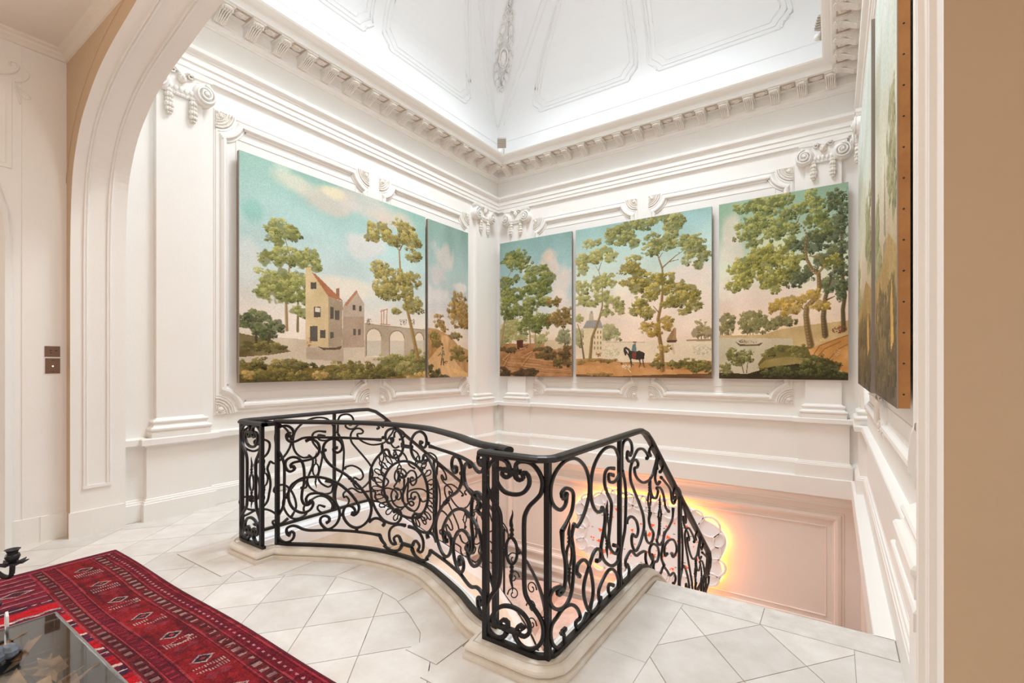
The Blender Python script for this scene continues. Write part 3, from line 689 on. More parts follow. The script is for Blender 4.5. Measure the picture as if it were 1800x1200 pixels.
def finial(pan, q, z0, z1, parent, mirror=False, zf=None, w=.03):
    """long oval ring with twisted flame points above and below"""
    zm = (z0 + z1) / 2; h = (z1 - z0)
    ring = [(q + w * math.cos(t), zm + h * .16 * math.sin(t)) for t in [k * PI / 8 for k in range(16)]]
    o = bar(pan, ring, .0065, 'spindle_ring', parent, mirror, zf, close=True)
    for sg in (1, -1):
        P = [(q, zm + sg * h * (.17 + .33 * t)) for t in [k / 12 for k in range(13)]]
        pts = []
        for i, (a, z) in enumerate(P):
            t = i / 12; p, n = pan.at(a + .007 * math.sin(t * 9) * t); x = MX - p.x if mirror else p.x; pts.append((x, p.y, z + (zf(q) if zf else 0)))
        R = [.007, .012, .007, .012, .007, .010, .009, .008, .007, .006, .0045, .003, .0012]
        MB().tube(pts, R, 6).obj('flame_point', M['iron'], o)
    for sg in (-1, 1): knob(pan, q + sg * (w + .012), zm, .009, parent, mirror, 'knob', (1, 1, 1), zf)
ZB, ZT = .085, 1.0
HP_ = [(-.028, .0), (-.030, .012), (-.024, .022), (-.012, .028), (.012, .028), (.024, .022), (.030, .012), (.028, .0), (.012, -.006), (-.012, -.006)]
def handrail(path, parent, z=ZT):
    P = [(p[0], p[1], (p[2] if len(p) > 2 else 0) + z) for p in path]
    return sweep3(MB(), P, HP_ + HP_[:1]).obj('handrail', M['rail'], parent)
def basebar(path, parent):
    P = [(p[0], p[1], (p[2] if len(p) > 2 else 0) + .0755) for p in path]
    return sweep3(MB(), P, [(-.014, 0), (-.014, .022), (.014, .022), (.014, 0), (-.014, 0)]).obj('base_bar', M['iron'], parent)
# ---------------- centre bow
cb = empty('bow_balustrade', (-2.52, 2.4, .075), label='curved middle black wrought iron balustrade panel with oval monogram medallion', cat='balustrade', group='wrought iron balustrade sections')
def P_(o): 
    return o
def adopt(root):
    """children were made in world space: keep them in place under the moved empty"""
    for o in bpy.data.objects:
        if o.parent == root: o.matrix_parent_inverse = root.matrix_basis.inverted()
PC = Panel(bay)
sm_ = (PC.hit(*tr('f 300,300')[0])[0] + PC.hit(*tr('x 768,880')[0])[0]) / 2
oL = PC.hit(650, 880)[0]; oR = PC.hit(768, 880)[0]; SM = (oL + oR) / 2
print('medallion s', oL, oR, SM, PC.L / 2)
SM = PC.L / 2 + (SM - PC.L / 2) * .5
HALF = ['a 355,275 330,255 300,290 330,320 390,310 412,250 375,175 290,130 200,140 130,190 95,300 100,420 130,540 190,650 240,780 250,900 250,1100 b 248,150 245,350 215,480 150,600 120,680 110,800 125,930 175,1030 260,1080 350,1060 410,1000 420,920 370,890 330,930 350,955',
 'a 330,265 290,290 290,350 330,400 400,417 480,392 560,352 650,337 800,335 1100,338 c 200,338 600,357 945,377',
 'a 385,865 362,825 400,782 500,757 640,737 760,700 840,630 868,530 835,430 760,378 690,372 630,400',
 'a 390,840 432,880 390,925 330,932 280,880 262,800 290,730 360,688 430,682 500,705 560,770 590,870 600,1000 595,1150 b 580,100 560,200 555,320 590,400 640,425 690,405 715,370',
 'c 180,520 125,515 115,575 185,603 250,560 270,480 230,400 150,362 50,370 a 960,440 930,550 960,690 1040,800 1150,885 c 250,940 370,1020 550,1180 d 620,160 700,270 755,370 778,470 772,560 740,660 680,740 600,800 520,822 430,800 350,735 292,640 280,560 310,470 370,432 440,450 490,510 478,570 430,560',
 'b 690,350 740,365 752,425 700,510 600,556 500,545 400,480 340,380 320,280 330,170 380,70 a 440,1120 560,1052 700,1032 850,1032 1000,1062 1150,1120 c 250,1180 d 300,120 420,230 520,365 562,460 540,550 480,598 430,570',
 'b 710,375 650,385 630,310 680,240 760,218 860,216 980,250 1100,330 1185,450 d 200,470 222,560 205,680 150,770 70,830 b 1000,850 930,800 882,730 890,650 960,612 1030,640 1040,700 990,735',
 'b 350,955 300,930 285,860 320,810 400,787 480,802 560,840 660,865 800,870 1000,862 d 0,862 260,872 520,892 880,945 925,955',
 'd 925,950 960,1040 1030,1130 f 300,930 400,1002 480,1010 540,985 570,925',
 'd 745,715 800,672 870,655 950,680 1010,730 985,785',
 'f 560,880 530,800 490,782 448,820 462,872 480,905 430,905 390,850 378,740 410,665 480,622 560,615 620,630',
 'e 400,270 430,255 435,300 390,332 340,305 320,220 350,145 430,112 520,160 575,260 590,380 560,490 500,548 430,548 385,500 372,450 330,425 250,490 170,580 110,700 90,820 90,950 105,1080 f 110,200 150,330 210,445 290,545 390,592 480,598 540,548 562,470 530,400 480,385 450,430']
half_sz = [curve_sz(PC, s) for s in HALF]
for i, sz in enumerate(half_sz):
    for mr in (0, 1):
        S = [((2 * SM - q) if mr else q, z) for q, z in sz]
        if mr: S = [(PC.L / 2 + (q - SM) * 1.0 + (SM - PC.L / 2), z) for q, z in S]
        bar(PC, S, .0092 if i < 10 else .0085, 'scroll', cb, step=.014)
# right end piece where the half does not reach the post exactly
for s in ('e 590,385 620,375 700,380 715,390', 'f 530,890 560,905 660,925 730,945'):
    sz = curve_sz(PC, s); c_ = SM; w = .07; z = np.mean([q[1] for q in sz])
    S = [(c_ - .052, z), (c_ + .052, z)]; bar(PC, S, .0125, 'collar', cb, ends=False)
for s in ('c -35,560', 'd 245,595', 'd 518,860', 'b 285,285', 'c 985,340'):
    q, z = curve_sz(PC, s)[0]
    for mr in (0, 1): knob(PC, 2 * SM - q if mr else q, z, .014, cb)
for s in ('c 400,1050', 'c 440,1090', 'c 490,1125'):
    q, z = curve_sz(PC, s)[0]
    for mr in (0, 1): knob(PC, 2 * SM - q if mr else q, z, .016, cb)
# medallion: monogram and the wreath of little loops between its two ovals
zc = PC.hit(709, 885)[1]
mono = ['e 560,850 590,820 560,782 532,800 560,850 610,850 640,800 600,735 535,715 475,760 460,850 490,910 540,895 535,870', 'e 600,840 640,800 700,745 760,760 790,840 780,925 735,968 702,930 700,860 725,845 742,870',
 'e 605,870 600,1000 f 590,60 590,250 625,335 700,400 780,400 832,310 835,210 790,130 720,140 708,205 750,235 770,190', 'e 665,850 662,1000 f 655,100 660,260 715,332 750,300 712,262 650,305 585,352 500,345 435,280 408,170 440,90 500,68 548,110 560,190 520,240 480,210 492,175']
mono_root = None
for s in mono:
    o = bar(PC, curve_sz(PC, s), .0058, 'monogram_letter', cb, step=.01)
rs_o = SM - curve_sz(PC, 'e 85,900')[0][0]; rs_i = SM - curve_sz(PC, 'e 292,980')[0][0]
top_o, bot_o = PC.hit(709, 790)[1], PC.hit(709, 925)[1]; zc = (PC.hit(709, 812)[1] + PC.hit(709, 905)[1]) / 2; hz = (PC.hit(709, 812)[1] - PC.hit(709, 905)[1]) / 2
zt_, zb_ = PC.hit(709, 792)[1], PC.hit(709, 922)[1]; zO, hO = (zt_ + zb_) / 2, (zt_ - zb_) / 2
bar(PC, [(SM + rs_i * math.cos(t), zc + hz * 1.05 * math.sin(t)) for t in [k * PI / 18 for k in range(36)]], .0085, 'medallion_oval', cb, close=True)
for k in range(24):
    t = 2 * PI * (k + .5) / 24
    if abs(math.sin(t)) > .93: continue
    i0 = (SM + rs_i * 1.04 * math.cos(t), zc + hz * 1.08 * math.sin(t)); o0 = (SM + rs_o * .95 * math.cos(t), zO + hO * 1.0 * math.sin(t))
    dx, dz = o0[0] - i0[0], o0[1] - i0[1]; L = math.hypot(dx, dz); ux, uz = dx / L, dz / L; sg = 1 if k % 2 else -1
    w = .013
    loop = [(i0[0] + ux * L * (.5 - .5 * math.cos(b)) - uz * w * math.sin(b) * (1.2 - .4 * math.cos(b)), i0[1] + uz * L * (.5 - .5 * math.cos(b)) + ux * w * math.sin(b) * (1.2 - .4 * math.cos(b))) for b in [j * PI / 6 for j in range(12)]]
    bar(PC, loop, .0042, 'wreath_loop', cb, close=True, step=.016)
    knob(PC, (i0[0] + o0[0]) / 2 + uz * .018 * sg, (i0[1] + o0[1]) / 2 - ux * .018 * sg, .008, cb, name='berry')
basebar([(x, y) for x, y in bay], cb)
tong = [(x, y) for x, y in bay[:-2]] + [(-1.50, 2.035), (-1.43, 2.02), (-1.37, 1.995)]
handrail(tong, cb, ZT + .012)
adopt(cb)
# ---------------- the two outer sections (newel box, level run, descending flight)
PF = Panel([(-1.46, 1.92), (-1.11, 1.93)]); PR = Panel([(-1.10, 1.96), (-1.10, 9.0)])
FRONT = ['g 320,330 312,290 315,240 350,210 420,205 500,232 570,310 618,410 622,500 600,590 540,660 470,730 420,830 408,930 408,1150 h 592,0 592,300 610,400 660,480 720,570 743,650 735,740 690,798 620,812 560,775 525,720 515,680',
 'i 302,190 290,150 250,130 210,150 186,200 190,270 220,340 252,400 258,480 258,600 256,700 245,770 212,815 190,860 186,920 200,990 240,1028 275,1022 288,1000',
 'g 245,310 240,370 195,390 150,355 160,310 125,288 90,320 80,400 110,480 180,560 300,592 400,570 462,490 468,400 430,338 385,345 400,395 360,425 315,395 300,335',
 'h 455,650 462,600 425,580 400,612 425,640 385,630 358,580 365,510 420,472 500,480 580,530 630,610 632,680 592,712 548,690 535,650 565,625 590,660']
SIDE = ['k 115,400 95,430 85,400 110,372 145,388 152,430 142,500 115,560 88,610', 'k 88,610 92,700 105,770 108,850 100,930 72,965 62,945 85,925',
 'k 112,400 108,460 80,492 45,472 25,420 30,340 60,270 110,218 165,208 210,245 235,310 240,390 225,470 200,540 172,585 155,570 150,590 142,640 150,700 155,780 150,860 140,950 110,1020 70,1045 35,1030 20,990 35,940 75,920 90,940',
 'k 90,1170 108,1150 h 905,665 h 880,690 h 905,700 h 905,760 h 870,805 h 820,780 h 800,700 h 810,620 h 850,560 h 900,490 h 960,460 h 1010,490 h 1035,560 h 1000,600 h 1010,645 h 1050,610 h 1090,530',
 'k 185,860 170,835 180,790 212,770 238,805 256,880 260,960 240,1055', 'k 280,775 300,765 302,725 285,708 262,735 240,800 215,880 208,950 222,1020 245,1058 275,1045 300,1000 300,975',
 'k 372,300 348,295 352,335 380,335 402,300 410,250 402,200 380,150 340,145 300,180 265,250 250,330 250,420 265,480 290,505 315,490', 'k 375,262 345,262 327,290 325,350 340,400 362,455 360,520 352,600 347,660 358,710 385,735 400,700 375,688',
 'k 310,480 326,510 325,570 312,650 305,710 320,770 360,802 395,780 405,720', 'k 300,975 295,990 292,940 320,870 350,825 380,830 400,880 h 1330,350', 'k 372,910 350,905 345,940 365,965 395,930']
MODU = ['l 130,450 100,400 92,440 92,490 120,530 160,518 200,430 240,372 300,368 350,420 368,470 350,492', 'l 20,640 25,500 25,380 50,270 110,240 150,300 156,400 130,450',
 'l 400,455 385,420 390,370 430,335 470,380 485,450 470,550 450,620 430,700 390,770 310,810 240,770 200,700 190,620 225,605 238,560 210,510 165,530 135,640 140,780 180,900 240,1050 290,1190 m 310,80 315,200 290,320 250,440 205,510 168,460 152,370 165,290 210,325 238,240 215,120 150,58 92,100 85,150',
 'l 25,650 60,780 75,950 75,1100 m 70,100 60,250 25,430 5,600 5,800 40,935 100,870 120,760 95,685 78,715 72,640 105,560 150,510 210,570 260,540 310,515 338,530 335,600 350,680 380,722 422,680 435,600 415,560',
 'l 485,640 490,540 530,488 565,560 550,640 525,670', 'l 540,740 600,810 660,900 682,1050 708,1090 732,1020', 'l 470,640 462,760 490,835 522,800', 'l 390,780 400,900 430,1000 475,1012 500,920 480,880 530,880 570,970 600,1130 640,1190',
 'm 425,620 392,560 390,480 430,418 490,450 512,540 490,640 450,660 440,740 470,800 512,838 540,790 572,722 620,772 655,830 705,800 732,860 722,920 700,940',
 'm 580,700 545,600 560,450 590,280 640,200 690,80 700,-60', 'm 620,545 590,570 588,450 640,372 700,362 738,430 742,520 700,590 680,540', 'm 400,0 380,100 400,200 430,250 440,300 420,380 390,410 350,370 325,250',
 'm 520,60 515,200 500,310 485,380 520,430 560,380 590,260', 'l 730,1000 700,1020 705,920 750,872 795,940 805,1100 m 800,60']
fr_sz = [curve_sz(PF, s) for s in FRONT]; sd_sz = [curve_sz(PR, s) for s in SIDE]; md_sz = [curve_sz(PR, s) for s in MODU]
pY0 = PR.hit(1089, 900)[0]; pY1 = PR.hit(1194, 950)[0]; LM = pY1 - pY0
print('post positions', pY0 + 1.96, pY1 + 1.96, LM)
full = Panel([(p[0], p[1]) for p in bp[5:]])
zb_s = [(full.s[i], bp[5 + i][2]) for i in range(len(bp) - 5)]
def zbase(q): return float(np.interp(q, [a for a, b in zb_s], [b for a, b in zb_s]))
off = 2.01 - 1.96
def wsl(q): return zbase(q)
for mirror, lab in ((0, 'black wrought iron balustrade on the right flight, passing in front of the neon panel'), (1, 'black wrought iron balustrade of the far left flight, along the painted bridge wall')):
    fx = (lambda x: MX - x) if mirror else (lambda x: x)
    rb = empty('stair_balustrade', (fx(-1.10), 2.0, .075), label=lab, cat='balustrade', group='wrought iron balustrade sections')
    for x, y in ((-1.46, 1.92), (-1.48, 2.03), (-1.115, 1.945)): post(fx(x), y, .075, ZT, rb)
    post(fx(-1.10), 1.96 + pY0, .075, ZT, rb, .012)
    for sz in fr_sz: bar(PF, sz, .0098, 'scroll', rb, mirror)
    for sz in sd_sz: bar(PR, sz, .0085, 'scroll', rb, mirror)
    q, z = curve_sz(PF, 'j 395,185')[0]; finial(PF, q, z - .20, z + .20, rb, mirror, w=.032)
    q, z = curve_sz(PF, 'g 265,315')[0]; bar(PF, [(q - .05, z), (q + .05, z)], .013, 'collar', rb, mirror, ends=False)
    q, z = curve_sz(PF, 'h 490,665')[0]; bar(PF, [(q - .05, z), (q + .05, z)], .013, 'collar', rb, mirror, ends=False)
    for s in ('k 128,745', 'k 338,600'):
        q, z = curve_sz(PR, s)[0]; finial(PR, q, z - .17, z + .17, rb, mirror)
    for kk in range(5):
        if kk >= 2:                                 # the winding part carries plain C-scrolls
            for j in range(5):
                q0 = pY0 + LM * (kk + (j + .5) / 5) - off; zc0 = zbase(q0)
                if q0 > full.L: continue
                for i_, rel in enumerate((.26, .50, .76)):
                    sg = 1 if (i_ + j) % 2 else -1
                    S = [(q0 + sg * (.085 - .010 * t) * math.cos(t * 1.15), zc0 + rel + (.10 - .012 * t) * math.sin(t * 1.15)) for t in [k * .55 for k in range(13)]]
                    bar(full, S, .0075, 'scroll', rb, mirror, step=.03)
        for sz in (md_sz if kk < 2 else []):
            S = []
            for q, z in sz:
                rel = z - zbase(q - off) if kk else z
                S.append((q, z) if not kk else (q + LM * kk, rel))
            if kk == 0: bar(PR, S, .0085, 'scroll', rb, mirror)
            else: bar(full, [(q - off, z) for q, z in S], .0085, 'scroll', rb, mirror, zf=wsl, step=.03)
        for w, dz in (((.42, .10), (.60, 0)) if kk < 2 else ()):
            qq = pY0 + LM * (kk + w) - off; zz = zbase(qq); finial(full, qq, zz + .42, zz + .74, rb, mirror)
        qq = pY0 + LM * (kk + 1) - off; p, n = full.at(qq); post(fx(p.x), p.y, .075 + zbase(qq), ZT + zbase(qq), rb, .011)
    path = [(fx(p[0]), p[1], p[2]) for p in [(-1.495, 1.92, 0)] + bp[1:]]
    if mirror: path = path[::-1]
    handrail(path, rb); basebar([(fx(-1.46), 1.92, 0)] + [(fx(p[0]), p[1], p[2]) for p in bp[1:]] if not mirror else path, rb)
    for yy in (2.0,):
        a, b = (fx(-1.495), fx(-1.455)); MB().box(min(a, b), max(a, b), 1.90, 2.05, ZT - .006, ZT + .02).obj('handrail', M['rail'], rb)
    adopt(rb)
# ================================================================== PAINTINGS: pigment is laid stroke by stroke on a fine canvas mesh
def S2L(a):
    a = np.clip(a, 0, 255) / 255.0; return np.where(a <= .04045, a / 12.92, ((a + .055) / 1.055) ** 2.4)
def fbm(h, w, sx, sy, rs, oc=4):
    out = np.zeros((h, w)); am = 1; tot = 0
    for o in range(oc):
        gh, gw = max(2, int(sy * 2 ** o) + 2), max(2, int(sx * 2 ** o) + 2); g = rs.rand(gh, gw)
        y = np.linspace(0, gh - 1.001, h); x = np.linspace(0, gw - 1.001, w); yi = y.astype(int); xi = x.astype(int); fy = (y - yi)[:, None]; fx = (x - xi)[None]
        fy = fy * fy * (3 - 2 * fy); fx = fx * fx * (3 - 2 * fx)
        a = g[yi][:, xi]; b = g[yi][:, xi + 1]; c = g[yi + 1][:, xi]; d = g[yi + 1][:, xi + 1]
        out += am * ((a * (1 - fx) + b * fx) * (1 - fy) + (c * (1 - fx) + d * fx) * fy); tot += am; am *= .5
    return out / tot
class Canvas:
    """coordinates are given on the survey sheet; conv maps them to the painting (0..1, 0..1 from the top left)"""
    def __init__(s, w, h, W, H, conv, seed):
        s.w, s.h, s.nx, s.ny = w, h, W, H; s.conv = conv; s.rs = np.random.RandomState(seed); s.a = np.zeros((H, W, 3))
        s.yy, s.xx = np.mgrid[0:H, 0:W]; s.n0 = fbm(H, W, W / 11, H / 11, s.rs, 3)
    def p(s, x, y): u, v = s.conv(x, y); return u * s.nx, v * s.ny
    def sz(s, x, y, rx, ry):
        a = s.p(x, y); b = s.p(x + rx, y); c = s.p(x, y + ry); return abs(b[0] - a[0]), abs(c[1] - a[1])
    def sky(s, stops, warm=None):
        ys = [k[0] * s.ny for k in stops]; base = np.stack([np.interp(np.arange(s.ny), ys, [k[1][c] for k in stops]) for c in range(3)], -1)
        s.a[:] = base[:, None, :]; n = fbm(s.ny, s.nx, 3, 4, s.rs); s.a += (n[..., None] - .5) * 26
    def mix(s, m, col): s.a = s.a * (1 - m[..., None]) + np.array(col, float) * m[..., None]
    def cloud(s, x, y, rx, ry, col, k=.8):
        cx, cy = s.p(x, y); ax, ay = s.sz(x, y, rx, ry); n = fbm(s.ny, s.nx, 6, 7, s.rs)
        d = np.sqrt(((s.xx - cx) / ax) ** 2 + ((s.yy - cy) / ay) ** 2) + (n - .5) * 1.5
        s.mix(np.clip((1.15 - d) * 1.8, 0, 1) * k, col)
    def poly(s, pts, col, var=14, k=1, tex=10):
        P = [s.p(x, y) for x, y in pts]; m = np.zeros((s.ny, s.nx), bool); n = len(P)
        for i in range(n):
            x0, y0 = P[i]; x1, y1 = P[(i + 1) % n]
            if abs(y1 - y0) < 1e-9: continue
            c = ((s.yy + .5 > y0) != (s.yy + .5 > y1)) & (s.xx + .5 < (x1 - x0) * (s.yy + .5 - y0) / (y1 - y0) + x0); m ^= c
        n_ = fbm(s.ny, s.nx, tex, tex * 1.5, s.rs)
        mm = m.astype(float) * k; s.a = s.a * (1 - mm[..., None]) + (np.array(col, float) + (n_[..., None] - .5) * var * 2) * mm[..., None]
    def dab(s, cx, cy, rx, ry, col, k=.85):
        x0, x1, y0, y1 = int(max(0, cx - rx - 1)), int(min(s.nx, cx + rx + 2)), int(max(0, cy - ry - 1)), int(min(s.ny, cy + ry + 2))
        if x1 <= x0 or y1 <= y0: return
        d = ((s.xx[y0:y1, x0:x1] - cx) / rx) ** 2 + ((s.yy[y0:y1, x0:x1] - cy) / ry) ** 2
        m = (np.clip(1.4 - d, 0, 1) * k)[..., None]; s.a[y0:y1, x0:x1] = s.a[y0:y1, x0:x1] * (1 - m) + np.array(col, float) * m
    def line(s, pts, w, col, w1=None, lit=None):
        P = [s.p(x, y) for x, y in pts]; sc = s.sz(pts[0][0], pts[0][1], 1, 1)[0]; tot = sum(math.dist(a, b) for a, b in zip(P[:-1], P[1:])); acc = 0
        for a, b in zip(P[:-1], P[1:]):
            L = math.dist(a, b); n = max(1, int(L / max(.6, w * sc * .35)))
            for i in range(n):
                t = i / n; ww = (w + ((w1 if w1 is not None else w) - w) * (acc + L * t) / max(tot, 1)) * sc / 2
                x, y = a[0] + (b[0] - a[0]) * t, a[1] + (b[1] - a[1]) * t; s.dab(x, y, max(.7, ww), max(.7, ww), col, 1)
                if lit is not None and ww > 1.2: s.dab(x - ww * .35, y, ww * .45, ww * .6, lit, .7)
            acc += L
    def leaf(s, x, y, rx, ry, dark, light, n=None, r=1.0, k=.92):
        """a mass of foliage: ragged clumps, each dark below and lit from the upper left"""
        cx, cy = s.p(x, y); ax, ay = s.sz(x, y, rx, ry); R = s.rs; dark = np.array(dark, float); light = np.array(light, float)
        if n is not None:
            for i in range(n):
                q = R.uniform(-1, 1, 2); 
                if q[0] ** 2 + q[1] ** 2 > 1: continue
                li = np.clip(.5 - .45 * q[1] - .15 * q[0] + R.normal(0, .2), 0, 1); s.dab(cx + q[0] * ax, cy + q[1] * ay, R.uniform(.8, 1.9) * r, R.uniform(.7, 1.5) * r, dark * (1 - li) + light * li + R.normal(0, 7), k)
            return
        m = max(8, int(ax * ay / 15)); rc = .15 * (ax * ay) ** .5 + 1.9; cl = []
        x0, x1, y0, y1 = int(max(0, cx - 1.2 * ax)), int(min(s.nx, cx + 1.2 * ax + 1)), int(max(0, cy - 1.2 * ay)), int(min(s.ny, cy + 1.2 * ay + 1))
        if x1 > x0 and y1 > y0:
            d = ((s.xx[y0:y1, x0:x1] - cx) / ax) ** 2 + ((s.yy[y0:y1, x0:x1] - cy) / ay) ** 2 + (s.n0[y0:y1, x0:x1] - .5) * 3.2
            mm = (np.clip((.82 - d) * 3, 0, 1) * .72)[..., None]; s.a[y0:y1, x0:x1] = s.a[y0:y1, x0:x1] * (1 - mm) + (dark * .8 + light * .2) * mm
        for i in range(m):
            t = R.uniform(0, 2 * PI); q = R.uniform(0, 1) ** .5 * R.uniform(.85, 1.12); cl.append((math.sin(t) * q, math.cos(t) * q))
        cl.sort(key=lambda c: -c[1])
        for u, v in cl:
            gl = .46 - .30 * v - .22 * u + R.normal(0, .12); px, py = cx + u * ax, cy + v * ay; w = rc * R.uniform(.7, 1.25)
            for j in range(int(7 + w * w * .9)):
                a = R.uniform(0, 2 * PI); q = R.uniform(0, 1) ** .6; du, dv = math.cos(a) * q, math.sin(a) * q * .75
                li = gl - .42 * dv - .18 * du + R.normal(0, .13); base = dark * .72 if li < 0 else dark
                li = min(1.05, max(0, li)); s.dab(px + du * w, py + dv * w, R.uniform(.7, 1.7) * r, R.uniform(.6, 1.3) * r, base * (1 - li) + light * li + R.normal(0, 6), k)
    def grain(s, k=5):
        g = s.a.mean(-1, keepdims=True); s.a = s.a * .86 + g * .14; s.a = s.a * .95 + np.array([214, 198, 172.0]) * .05; s.a += (fbm(s.ny, s.nx, 5, 6, s.rs, 5)[..., None] - .5) * 18; s.a = (s.a - 128) * 1.05 + 128 + np.array([3, 1, -5.0])
        s.a += s.rs.normal(0, k, (s.ny, s.nx, 1)); return s.a
def oil(name, rect, f, depth, C_, label, stretcher, parts_tacks=False):
    """rect = (s0, s1, z0, z1) on the wall frame f(along, out, up); the image runs left to right as seen from the room"""
    a0, a1, z0, z1 = rect; H, W, _ = C_.shape; cen = f((a0 + a1) / 2, depth / 2, z0)
    root = empty(name, cen, label=label, cat='painting', group='landscape paintings hung round the stairwell')
    xs = np.linspace(a0, a1, W + 1); zs_ = np.linspace(z1, z0, H + 1); V = np.zeros(((H + 1) * (W + 1), 3)); XX, ZZ = np.meshgrid(xs, zs_)
    p0 = np.array(f(0, depth, 0), float); pa = np.array(f(1, depth, 0), float) - p0
    V[:] = p0 + XX.reshape(-1, 1) * pa + ZZ.reshape(-1, 1) * np.array([0, 0, 1.0])
    i = np.arange(H)[:, None] * (W + 1) + np.arange(W)[None]; F = np.stack([i, i + W + 1, i + W + 2, i + 1], -1).reshape(-1, 4)
    me = bpy.data.meshes.new('canvas'); me.vertices.add(len(V)); me.vertices.foreach_set('co', V.ravel()); me.loops.add(F.size); me.loops.foreach_set('vertex_index', F.ravel().astype(np.int32))
    me.polygons.add(len(F)); me.polygons.foreach_set('loop_start', np.arange(0, F.size, 4, dtype=np.int32)); me.polygons.foreach_set('loop_total', np.full(len(F), 4, dtype=np.int32)); me.update(calc_edges=True)
    ca = me.color_attributes.new('paint', 'BYTE_COLOR', 'CORNER'); col = np.ones((H * W, 4, 4), np.float32); col[:, :, :3] = S2L(C_.reshape(-1, 1, 3)); ca.data.foreach_set('color', col.ravel())
    me.materials.append(M['canvas']); me.validate(); o = bpy.data.objects.new('canvas', me); C.objects.link(o); o.parent = root
    mb = MB(); t = depth - .045
    for A in ((a0, a0 + .05, z0, z1), (a1 - .05, a1, z0, z1), (a0 + .05, a1 - .05, z0, z0 + .05), (a0 + .05, a1 - .05, z1 - .05, z1)): mb.box(A[0], A[1], t, depth - .002, A[2], A[3], f)
    mb.obj('stretcher_frame', M[stretcher], root)
    mb = MB(); m = .0015
    for A in ((a0 - m, a0, z0, z1), (a1, a1 + m, z0, z1), (a0, a1, z0 - m, z0), (a0, a1, z1, z1 + m)): mb.box(A[0], A[1], depth - (.03 if not parts_tacks else .004), depth, A[2], A[3], f)
    mb.obj('canvas_edge', M['edge'], root)
    mb = MB()
    for z in (z0 + .3, z1 - .3):
        for s_ in (a0 + .2, a1 - .2): mb.box(s_ - .02, s_ + .02, -.0, t, z - .02, z + .02, f)
    mb.obj('hanging_block', M['dkwood'], root)
    if parts_tacks:
        for k in range(19):
            zz = z0 + .06 + (z1 - z0 - .12) * k / 18
            MB().ball(f(a0 if parts_tacks == 1 else a1, t + .022, zz), .0042, 6).obj('tack', M['tack'], root)
    root['n'] = 0; del root['n']
    for c in root.children: c.matrix_parent_inverse = Matrix.Translation(cen).inverted()
    return root
ZP0, ZP1 = 1.268, 3.77
XP, YP = XA + .10, YB - .10
def convA(c, y0, y1, X=XP):
    ox, oy, k = c
    def g(x, y): Y, z = onX(ox + x / k, oy + y / k, X); return (Y - y0) / (y1 - y0), (ZP1 - z) / (ZP1 - ZP0)
    return g
def convB(c, x0, x1):
    ox, oy, k = c
    def g(x, y): X, z = onY(ox + x / k, oy + y / k, YP); return (X - x0) / (x1 - x0), (ZP1 - z) / (ZP1 - ZP0)
    return g
DG, LG = (72, 84, 40), (176, 172, 92)
# --- 1: the bridge and the moated house
K = Canvas(2.8, 2.5, 330, 330, convA((400, 240, 2.608), 2.60, 5.41), 3)
K.sky([(0, (140, 186, 180)), (.25, (166, 202, 206)), (.48, (192, 210, 214)), (.68, (226, 214, 206)), (1, (214, 194, 172))])
for c in ((330, 210, 120, 50, (214, 206, 190)), (470, 290, 150, 60, (208, 190, 182)), (640, 330, 140, 70, (206, 196, 196)), (750, 380, 90, 50, (216, 196, 182)), (640, 500, 80, 60, (214, 206, 208)), (250, 140, 60, 40, (190, 208, 196)), (100, 560, 60, 80, (208, 212, 214)), (480, 250, 60, 30, (226, 214, 180)), (540, 700, 160, 60, (232, 216, 200)), (120, 330, 60, 60, (128, 190, 186))): K.cloud(*c, k=.7)
K.poly([(50, 905), (360, 930), (640, 930), (905, 880), (905, 1140), (50, 1140)], (196, 178, 158), 12)
K.poly([(360, 965), (530, 965), (530, 1030), (360, 1020)], (168, 146, 128), 14, .7)
K.poly([(55, 900), (200, 930), (290, 985), (200, 1000), (55, 1010)], (112, 98, 62), 30)
K.poly([(640, 930), (905, 920), (905, 970), (640, 985)], (214, 200, 182), 8)
K.line([(270, 885), (266, 700), (288, 560), (264, 470)], 15, (140, 112, 76), 5, (190, 160, 116)); K.line([(320, 890), (322, 760), (330, 690)], 13, (122, 100, 66), 6); K.line([(288, 600), (340, 540)], 5, (120, 100, 66), 3); K.line([(266, 640), (200, 640)], 5, (120, 100, 66), 3)
for b in ((250, 430, 80, 48), (210, 470, 45, 28), (300, 440, 42, 34), (280, 550, 95, 45), (190, 560, 50, 38), (370, 560, 58, 48), (400, 600, 30, 26), (230, 660, 95, 55), (160, 700, 45, 40), (330, 690, 80, 62), (240, 720, 80, 40), (370, 750, 45, 36), (330, 800, 50, 26)): K.leaf(*b, (92, 98, 50), (190, 188, 110))
K.poly([(356, 600), (384, 598), (386, 622), (462, 730), (462, 962), (358, 960)], (206, 180, 138), 16)
K.poly([(462, 730), (528, 757), (524, 968), (462, 962)], (158, 138, 116), 14)
K.poly([(386, 622), (402, 628), (532, 756), (462, 732)], (170, 104, 72), 16)
K.poly([(498, 696), (513, 694), (513, 742), (498, 732)], (150, 106, 82), 8)
K.poly([(530, 775), (590, 705), (626, 765), (626, 965), (525, 968)], (178, 156, 142), 14); K.poly([(535, 768), (590, 703), (597, 712), (545, 778)], (176, 118, 90), 8); K.poly([(530, 825), (626, 825), (626, 965), (525, 965)], (168, 144, 126), 12)
for w in ((396, 780, 428, 828), (382, 668, 406, 698), (378, 868, 412, 938), (424, 886, 448, 924), (470, 896, 486, 924), (470, 780, 486, 836), (492, 796, 514, 840), (577, 882, 588, 910), (598, 882, 610, 910), (575, 772, 586, 796), (604, 776, 616, 800)):
    K.poly([(w[0], w[1]), (w[2], w[1]), (w[2], w[3]), (w[0], w[3])], (84, 76, 72), 8)
